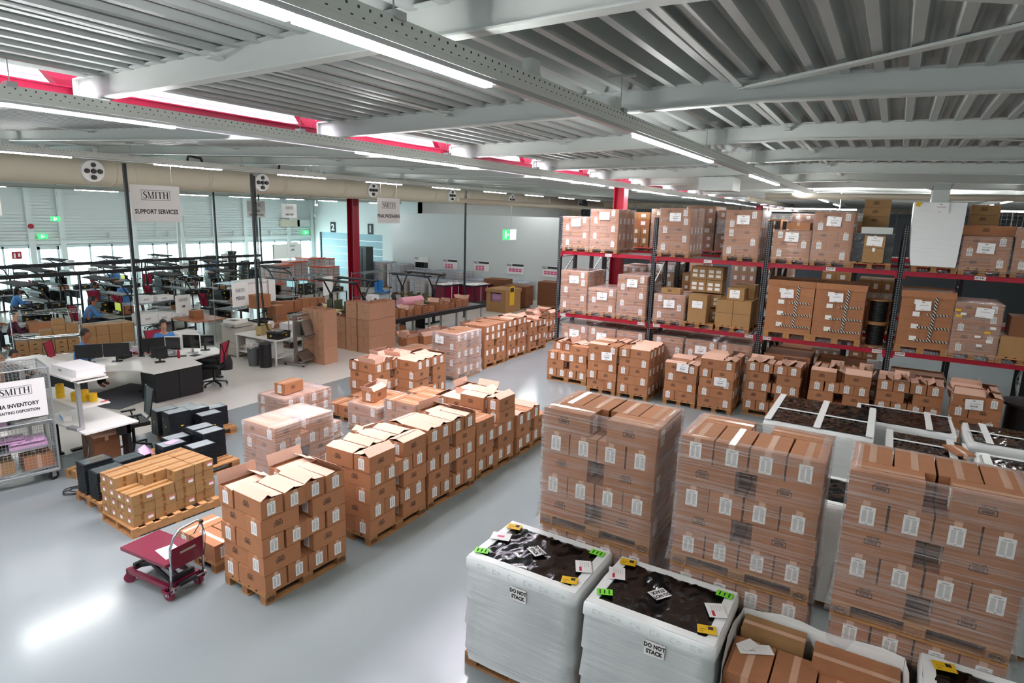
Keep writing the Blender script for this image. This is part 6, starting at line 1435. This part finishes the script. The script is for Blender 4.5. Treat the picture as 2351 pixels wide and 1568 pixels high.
o = small('pink_film_roll', MB().cyl((-.55, 0, .2), (.55, 0, .2), .2, n=26).cyl((.55, 0, .2), (.75, 0, .2), .015, n=6, m=1), [mat('pink_film', 'f0a9b8', .35).name, 'black_plastic'], 'big pale pink film roll above the roller bench', 'film roll', (18.6, 15.75, .9), -.1)
small('roll_stand', MB().b2(-.6, .6, -.3, .3, .82, .9).b2(-.55, -.5, -.25, .25, 0, .82).b2(.5, .55, -.25, .25, 0, .82), 'black_steel', 'stand carrying the pink film roll', 'stand', (18.6, 15.75, 0), -.1)
for i, (x, y, z) in enumerate(((18.05, 17.9, 0), (18.05, 17.9, .31))): bx('white_box', x+1.5, y+.8, z+.4, .5, .4, .3, .1, 'white printed carton, %s of two behind the roller bench' % ('lower', 'upper')[i], 'paper', tape='paper', mark=True)
small('low_table', MB().b2(-.4, .4, -.35, .35, .34, .4).b2(-.3, -.2, -.3, .3, 0, .34).b2(.2, .3, -.3, .3, 0, .34), 'black_steel', 'low black stand under the white printed cartons', 'stand', (19.55, 18.7, 0))
for i, (x, y, h) in enumerate(((16.9, 13.6, .3), (17.8, 13.7, .28), (19.2, 13.4, .35), (20.4, 13.5, .3), (18.3, 13.1, .26), (16.3, 13.9, .3))): carton('carton', (x, y, 0), jit(.6), None, L=.55, W=.4, H=h, top=('o4', 'o2')[i % 2], stamp=False, ends=(), lab='open carton on the floor before the roller bench, %s of six' % ORD[i])
for i, (x, y, w) in enumerate(((25.5, 17.5, 'nearer the aisle'), (24.6, 18.65, 'behind the other'))):
    t = thing('laundry_trolley', 'crimson fabric trolley with white rails, %s' % w, 'trolley', (x, y, 0), -.1)
    put('fabric_bin', MB().b2(0, 1.5, 0, .9, .2, .95).mesh('fabric_bin', 'crimson'), t); put('frame', MB().b2(-.03, 1.53, -.03, .0, .93, .98).b2(-.03, 0, 0, .93, .93, .98).b2(-.02, .0, -.02, 0, 0, .95).b2(1.5, 1.52, -.02, 0, 0, .95).b2(.5, .53, -.012, 0, .2, .95, 1).b2(1.0, 1.03, -.012, 0, .2, .95, 1).mesh('frame', ['black_steel', 'paper']), t)
    put('contents', crinkle(.05, 1.45, .05, .85, 1.0, .08, 12, 6).mesh('contents', 'paper'), t)
t = thing('waste_crate', 'large kraft carton crate with window full of clear bags', 'crate', (24.55, 15.1, 0), -.05)
put('crate_walls', MB().b2(0, .02, 0, .25, .1, 1.0).b2(0, .02, .85, 1.1, .1, 1.0).b2(0, .02, .25, .85, .1, .5).b2(0, 1.3, 0, .02, .1, 1.0).b2(0, 1.3, 1.08, 1.1, .1, 1.0).b2(1.28, 1.3, 0, 1.1, .1, 1.0).b2(-.03, 1.33, -.03, 1.13, .92, 1.08).b2(0, 1.3, 0, 1.1, 0, .1).mesh('crate_walls', 'kraft'), t)
put('clear_bags', MB().b2(.1, 1.2, .1, 1.0, .1, .85).mesh('clear_bags', 'clear_bag'), t); put('notice', MB().box(.5, -.03, .78, .4, .01, .9).box(.5, -.036, 1.05, .3, .002, .2, 1).mesh('notice', ['yellow', 'ink']), t)
for i, (x, y, h, w) in enumerate(((26.6, 15.6, 1.1, 'nearest the rack end'), (27.4, 17.3, 1.25, 'behind the fabric trolleys'), (27.7, 14.3, 1.3, 'closest to the partition'))):
    q = MB(); k = 0
    while k*.03 < h-.15: q.box(jit(.01), jit(.01), .15+k*.03, .9, 1.2, .024); k += 1
    t = thing('flat_carton_stack', 'stack of flattened brown cartons on a pallet, %s' % w, 'carton stack', (x, y, 0), .1); put('flat_cartons', q.mesh('flat_cartons', 'card_dark'), t); put('pallet', pallet_meshes()[0], t, (-.6, -.4, 0))
# pallets beyond: grey wrapped with blue bands along the partition, orange straps by the dock doors
mat('blue_band', '6aa6dc', .4); mat('orange_band', 'e2501e', .4)
def far_load(label, x, y, w, d, h, bands, band, rz=0.0):
    t = thing('wrapped_pallet_load', label, 'pallet load', (x, y, 0), rz); put('pallet', MB().b2(0, w, 0, .1, 0, .14).b2(0, w, d/2-.05, d/2+.05, 0, .14).b2(0, w, d-.1, d, 0, .14).mesh('pallet', 'wood'), t)
    q = MB(); nz = max(2, int((h-.14)/.3))
    for k in range(nz):
        for i in range(3):
            for j in range(3): q.b2(i*w/3+.006, (i+1)*w/3-.006, j*d/3+.006, (j+1)*d/3-.006, .14+k*(h-.14)/nz+.004, .14+(k+1)*(h-.14)/nz-.004)
    put('cartons', q.mesh('cartons', 'cardboard'), t); s = MB()
    for k in range(nz):
        for j in range(3): s.box(-.004, (j+.5)*d/3, .14+(k+.5)*(h-.14)/nz, .002, .1, .14)
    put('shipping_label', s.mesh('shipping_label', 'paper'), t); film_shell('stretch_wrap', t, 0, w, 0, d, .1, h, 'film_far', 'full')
    b = MB()
    for f in bands: b.b2(-.02, -.014, d*f-.015, d*f+.015, .1, h+.02); b.b2(-.02, w, d*f-.015, d*f+.015, h+.012, h+.02); b.b2(w*f-.015, w*f+.015, -.02, -.014, .1, h+.02)
    if band == 'orange_band': b.b2(-.022, -.014, 0, d, h*.45, h*.45+.04); b.b2(-.022, -.014, -.02, d+.02, h-.04, h+.02); b.b2(-.02, w, -.022, -.014, h-.04, h+.02); b.b2(0, w, -.022, -.014, h*.45, h*.45+.04)
    put('strap', b.mesh('strap', band), t); return t
for i in range(8): far_load('grey wrapped pallet load with blue bands, %s along the white partition' % (ORD+['seventh', 'eighth'])[i], 28.1, 25.9-i*1.35-(.2 if i > 1 else 0), 1.2, 1.0, (1.5, 1.45, 1.2, 1.25, 1.3, 1.0, 1.0, 1.05)[i], (.3, .7), 'blue_band')
for i in range(4): far_load('low wrapped load with blue bands in the second line before the partition, %s' % ORD[i], 26.3, 22.6-i*1.3, 1.2, 1.0, .95, (.3, .7), 'blue_band')
for i, (x, y, h) in enumerate(((20.4, 26.0, 1.7), (22.0, 26.8, 1.75), (24.0, 27.6, 1.8), (23.6, 26.1, 1.45), (26.0, 29.0, 1.6))): far_load('grey wrapped load with orange straps near the dock doors, %s in line' % ORD[i], x, y, 1.2, 1.1, h, (.3, .65), 'orange_band')
small('lift_pillar', MB().b2(0, .6, 0, .75, 0, 2.4).b2(-.02, 0, .3, .36, .1, 2.3, 1), [mat('pillar_grey', '3f4749', .4).name, 'black_steel'], 'dark grey metal pillar standing before dock door one', 'pillar', (27.4, 26.6, 0))
t = thing('pallet_truck', 'blue hand pallet truck parked by the dark pillar', 'pallet truck', (25.6, 23.9, 0), .4)
put('forks', MB().b2(0, 1.1, -.25, -.1, .0, .12).b2(0, 1.1, .1, .25, .0, .12).mesh('forks', 'blue_box'), t); put('body', MB().b2(-.2, .0, -.2, .2, .1, .8).mesh('body', 'blue_box'), t); put('handle', MB().tube([(-.2, 0, .3), (-.3, 0, 1.2), (-.3, .12, 1.35), (-.3, 0, 1.42), (-.3, -.12, 1.35), (-.3, 0, 1.2)], .02, 8).mesh('handle', 'black_steel'), t)
# quality boards on the partition
for i, (y0, y1, z0, z1) in enumerate(((24.58, 23.58, 1.2, 1.87), (22.41, 21.43, 1.3, 1.87), (20.25, 19.23, 1.34, 1.9), (18.04, 16.99, 1.32, 1.9), (15.83, 14.85, 1.33, 1.9))):
    w, h = y0-y1, z1-z0; m = MB().b2(-w/2, w/2, -.005, .01, -h/2, h/2); m.b2(-w*.2 if i else -w*.48, w/2-.02, -.009, -.006, h/2-.14 if i else -h*.45, h/2-.03 if i else h*.05, 1)
    m.add(text('IQC', .17, .006), T(-w/2+.13, -.009, h/2-.1), 1)
    for a in range(3 if i < 3 else 4):
        for b in range(2 if i > 2 else 3): m.b2(-w*.4+a*w*.2, -w*.4+a*w*.2+w*.17, -.009, -.006, -h*.1-b*h*.17, -h*.1-b*h*.17+h*.13, 2)
    o = put('quality_board', m.mesh('quality_board', ['sign_white', 'plate' , 'pink_ink'] if i else ['sign_white', 'plate', 'paper']), None, (29.46, (y0+y1)/2, (z0+z1)/2), -HP); tag(o, 'QC notice board on the partition, %s from the dock doors' % ORD[i], 'notice board')
# courier shelf UPS, small far things
o = board('sign_board', .9, .8, [('UPS', -.12, .22)], (.2, .1), None, (27.9, 33.585, 1.95), .0); tag(o, 'white board reading UPS near the windows', 'sign')
small('courier_shelf', MB().b2(0, 2.2, 0, .03, 0, .9).b2(0, .03, 0, 1.2, 0, .9).b2(0, 2.2, 0, 1.2, -.03, 0).b2(.0, .04, 0, .04, -1.3, 0).b2(2.16, 2.2, 0, .04, -1.3, 0), 'sign_white', 'white courier shelf behind the UPS board', 'shelving', (26.4, 33.6, 1.33))

random.seed(77)
for i, (x, y) in enumerate(((7.6, 34.2), (10.2, 34.3), (12.7, 34.2), (16.6, 34.3), (18.6, 33.9))):
    w = '%s black shelf unit under the windows' % ORD[i]
    t = thing('storage_shelf', 'black open shelf unit, %s from the cage end, under the windows' % ORD[i], 'shelving', (x, y, 0))
    for a in (0, 1.9):
        for b in (0, .5): put('post', MB().b2(a-.02, a+.02, b-.02, b+.02, 0, 1.45).mesh('post', 'black_steel'), t)
    for z in (.15, .6, 1.05, 1.43): put('shelf', MB().b2(0, 1.9, 0, .5, z-.03, z).mesh('shelf', 'black_steel'), t)
    for k, z in enumerate((.15, .6, 1.05, 1.43)):
        for j in range(3):
            if random.random() < .8: tote('black tote, %s shelf, %s along the %s' % (('bottom', 'second', 'third', 'top')[k], ORD[j], w), x+.32+j*.6, y+.26, z, jit(.1), group='totes on the shelf units')
for i, (x, y) in enumerate(((12.9, 25.38), (15.4, 25.38), (9.6, 25.4), (17.9, 29.9), (13.4, 30.2), (10.2, 30.3), (19.9, 22.0))):
    table('low black bench filling the gap, %s from the front row' % ORD[i] if i < 6 else 'low black bench beside the lit screens', x, x+1.5, y, y+.7, 'grey_top', name='work_bench')
    for k in range(2): tote('black tote, %s on the %s' % (('first', 'second')[k], 'low gap bench number %s' % 'one two three four five six seven'.split()[i]), x+.4+.7*k, y+.35, .742, jit(.2))
# ================================================================ SIGNS, POLES, WALL FITTINGS
def hang(label, text_lines, x, y, z, w, h, lg, wires=True, ztop=5.48):
    ztop = ztop if y == 16 else zb(y)+.3
    o = board('hanging_sign', w, h, text_lines, lg, None, (x, y, z), 0); tag(o, label, 'sign')
    m = MB()
    for s in (-.35, .35): m.cyl((w*s, .006, h/2), (w*s, .006, ztop-z), .004, n=5)
    put('hanging_wire', m.mesh('hanging_wire', 'galv'), o); return o
hang('large white hanging sign reading SUPPORT SERVICES', [('SUPPORT SERVICES', -.2, .155)], 9.14, 16, 4.53, 1.24, .9, (.23, .17))
hang('white hanging sign reading FINAL PACKAGING', [('FINAL PACKAGING', -.2, .17)], 17.7, 16, 4.53, 1.2, .9, (.22, .17))
hang('white hanging sign reading ORDER VERIFICATION', [('ORDER', -.1, .14), ('VERIFICATION', -.26, .14)], 18.9, 25.1, 4.43, .97, .74, (.26, .12), ztop=5.7)
hang('white hanging sign reading INBOUND', [('INBOUND', -.2, .14)], 23.4, 28.3, 4.37, .98, .74, (.22, .12), ztop=5.7)
hang('grey hanging sign partly cut off reading COMPONENT VERIFICATION', [('COMPONENT', -.05, .11), ('VERIFICATION', -.18, .11)], 6.35, 18.5, 4.42, .9, .55, (.22, .1), ztop=5.6)
mat('exit_green', '39c96b', .4, emit=.9); mat('exit_white', 'f4fff6', .4, emit=.7)
def exit_sign(label, x, y, z, rz, w=.5, h=.25, wide=False, ztop=5.6):
    ztop = zb(y)+.21 if ztop else None
    m = MB().b2(-w/2, w/2, -.02, .02, -h/2, h/2); 
    if wide: m.b2(0.02, w/2, -.024, -.02, -h/2, h/2, 1)
    cx = -w*.25 if wide else 0
    m.b2(cx-.04-w*.1, cx-.02, -.026, -.022, -h*.35, h*.35, 1); m.bar((cx, -.025, 0), (cx+w*.12, -.025, 0), .004, .03, 1); m.poly([(cx+w*.1, -.025, -.05), (cx+w*.18, -.025, 0), (cx+w*.1, -.025, .05)], 1)
    o = put('exit_sign', m.mesh('exit_sign', ['exit_green', 'exit_white']), None, (x, y, z), rz); tag(o, label, 'exit sign')
    if ztop: put('hanging_cable', MB().tube([(0, 0, h/2), (.12, 0, h/2+.25), (.14, 0, .7), (.14, 0, ztop-z)], .01, 6).mesh('hanging_cable', 'galv'), o)
    return o
exit_sign('green and white exit sign hanging before the partition', 24.6, 15.0, 3.62, 0, 1.1, .46, True, 5.65)
exit_sign('green exit sign hanging below the duct by the windows', 12.85, 30, 3.8, 0, .34, .2, False, 5.7)
exit_sign('green exit sign above the glazed exit door', 14.7, 35.8, 2.8, 0, .42, .22, False, None)
exit_sign('green exit sign below the junction boxes in the far corner', 30.9, 35.75, 2.85, 0, .5, .26, False, None)
def pole(label, x, y, z0, z1, r=.03, lean=0.0):
    t = put('service_pole', MB().b2(-r, r, -r, r, z0, z1).b2(-.06, .06, -.06, .06, z0, z0+.02).mesh('service_pole', 'black_steel'), None, (x, y, 0)); return tag(t, label, 'service pole')
pole('black service pole rising from the curved desk', 8.38, 15.9, .742, 5.45, .035); pole('black service pole dropping to the steel bench', 11.9, 15.95, .75, 5.45, .03)
pole('slim black service pole at the end of the roller bench', 22.4, 15.9, 0, 5.45, .03); pole('thin black service pole among the workstation rows', 16.2, 24.2, 0, 5.9, .03); pole('thin black service pole behind the order sign', 19.2, 25.3, 2.0, 5.9, .025)
m = MB()
for k, dx in enumerate((.06, .1)): m.tube([(11.9+dx, 15.93, 5.4), (11.9+dx, 15.93, 3.0), (11.95+dx, 15.85, 1.2), (12.0+dx, 15.75, .9), (12.15+dx, 15.5, .82), (12.2+dx, 15.2, .85+.03*k)], .014, 6)
tag(put('hanging_hose', m.mesh('hanging_hose', 'black_plastic', True)), 'pair of black hoses hanging down to the steel bench', 'hose')
tag(put('hanging_hose', MB().tube([(10.5, 16.05, 5.62), (10.45, 16.05, 5.75), (10.1, 16.05, 5.78), (10.05, 16.05, 5.55)], .035, 8).tube([(12.9, 16.05, 5.55), (13.0, 16.05, 5.85), (12.7, 16.05, 5.95)], .035, 8).mesh('hanging_hose', 'black_plastic', True)), 'black flexible hoses looping above the cable laden track', 'hose')
m = MB().cyl((19.0, 31.5, 0), (19.0, 31.5, 5.2), .075, n=14)
for s in (-1, 1): m.bar((19.0, 31.5, 4.85), (19.0+s*.35, 31.5, 5.25), .05)
struct('column_white', m, 'white_paint', 'white round post with two struts before the windows')
def wallbox(name, label, x, z, w, h, d=.3, mt='white_paint', y=35.84): return tag(put(name, MB().b2(x-w/2, x+w/2, y-d/2, y+d/2, z-h/2, z+h/2).mesh(name, mt)), label, 'wall box')
wallbox('junction_box', 'beige control box on the window wall corner', 29.6, 3.5, 1.5, .5, mt='beige'); wallbox('junction_box', 'upper white box on the window wall corner', 29.8, 4.0, .7, .5); wallbox('junction_box', 'right white box on the window wall corner', 30.7, 3.5, 1.1, .45)
m = MB()
for x in (12.9, 17.8, 21.0, 25.2, 28.0): m.b2(x-.03, x+.03, 35.7, 35.9, 2.7, 3.0)
m.b2(8, 31.5, 35.82, 35.86, 2.63, 2.67)
for x in (20.3, 22.0): m.b2(x-.02, x+.02, 35.8, 35.84, 2.65, 3.9)
m.b2(20.3, 22.0, 35.8, 35.84, 3.86, 3.9); struct('trim_4', m, 'white_paint')
tag(put('alarm_bell', MB().cyl((14.25, 35.84, 3.3), (14.25, 35.78, 3.3), .12, n=16).mesh('alarm_bell', 'red_steel')), 'round red alarm bell on the window wall', 'alarm bell')
tag(put('fire_sign', MB().b2(13.35, 13.75, 35.86, 35.9, 1.75, 2.1).b2(13.42, 13.5, 35.85, 35.86, 1.8, 2.02, 1).b2(13.6, 13.68, 35.85, 35.86, 1.85, 2.02, 1).mesh('fire_sign', ['red_steel', 'paper'])), 'red fire equipment sign beside the exit door', 'sign')
tag(put('fire_hose_sign', MB().b2(9.0, 9.4, 28.9, 28.94, 1.0, 1.4).mesh('fire_hose_sign', 'red_steel')), 'red square sign hanging under the window-side rail', 'sign')
def cam_dome(label, x, y, z): 
    t = thing('security_camera', label, 'camera', (x, y, z)); put('bracket', MB().tube([(0.3, 0, .1), (.15, 0, .16), (0, 0, .1)], .03, 8).mesh('bracket', 'white_paint'), t); put('dome', MB().lathe([(0, .1), (.1, .08), (.12, 0), (.08, -.1), (0, -.13)], n=14).mesh('dome', 'white_paint'), t)
cam_dome('white dome camera on the corner of the dock wall', 31.4, 35.3, 4.1)
t = thing('ceiling_camera', 'small camera hanging from a rod before dock door two', 'camera', (24.5, 27.5, 4.75)); put('rod', MB().cyl((0, 0, 0), (0, 0, .95), .02).mesh('rod', 'white_paint'), t); put('camera_head', MB().box(0, 0, -.02, .3, .12, .1, rz=.3).mesh('camera_head', 'alu'), t)
tag(put('bollard', MB().cyl((30.6, 30.9, 0), (30.6, 30.9, 1.2), .09, n=14).mesh('bollard', 'red_steel')), 'dark red bollard beside the crimson column', 'bollard')
o = put('cartons', STUFF.mesh('cartons', SM)); tag(o, 'brown cartons of the farther stacks along the terrazzo edge', 'carton', kind='stuff')
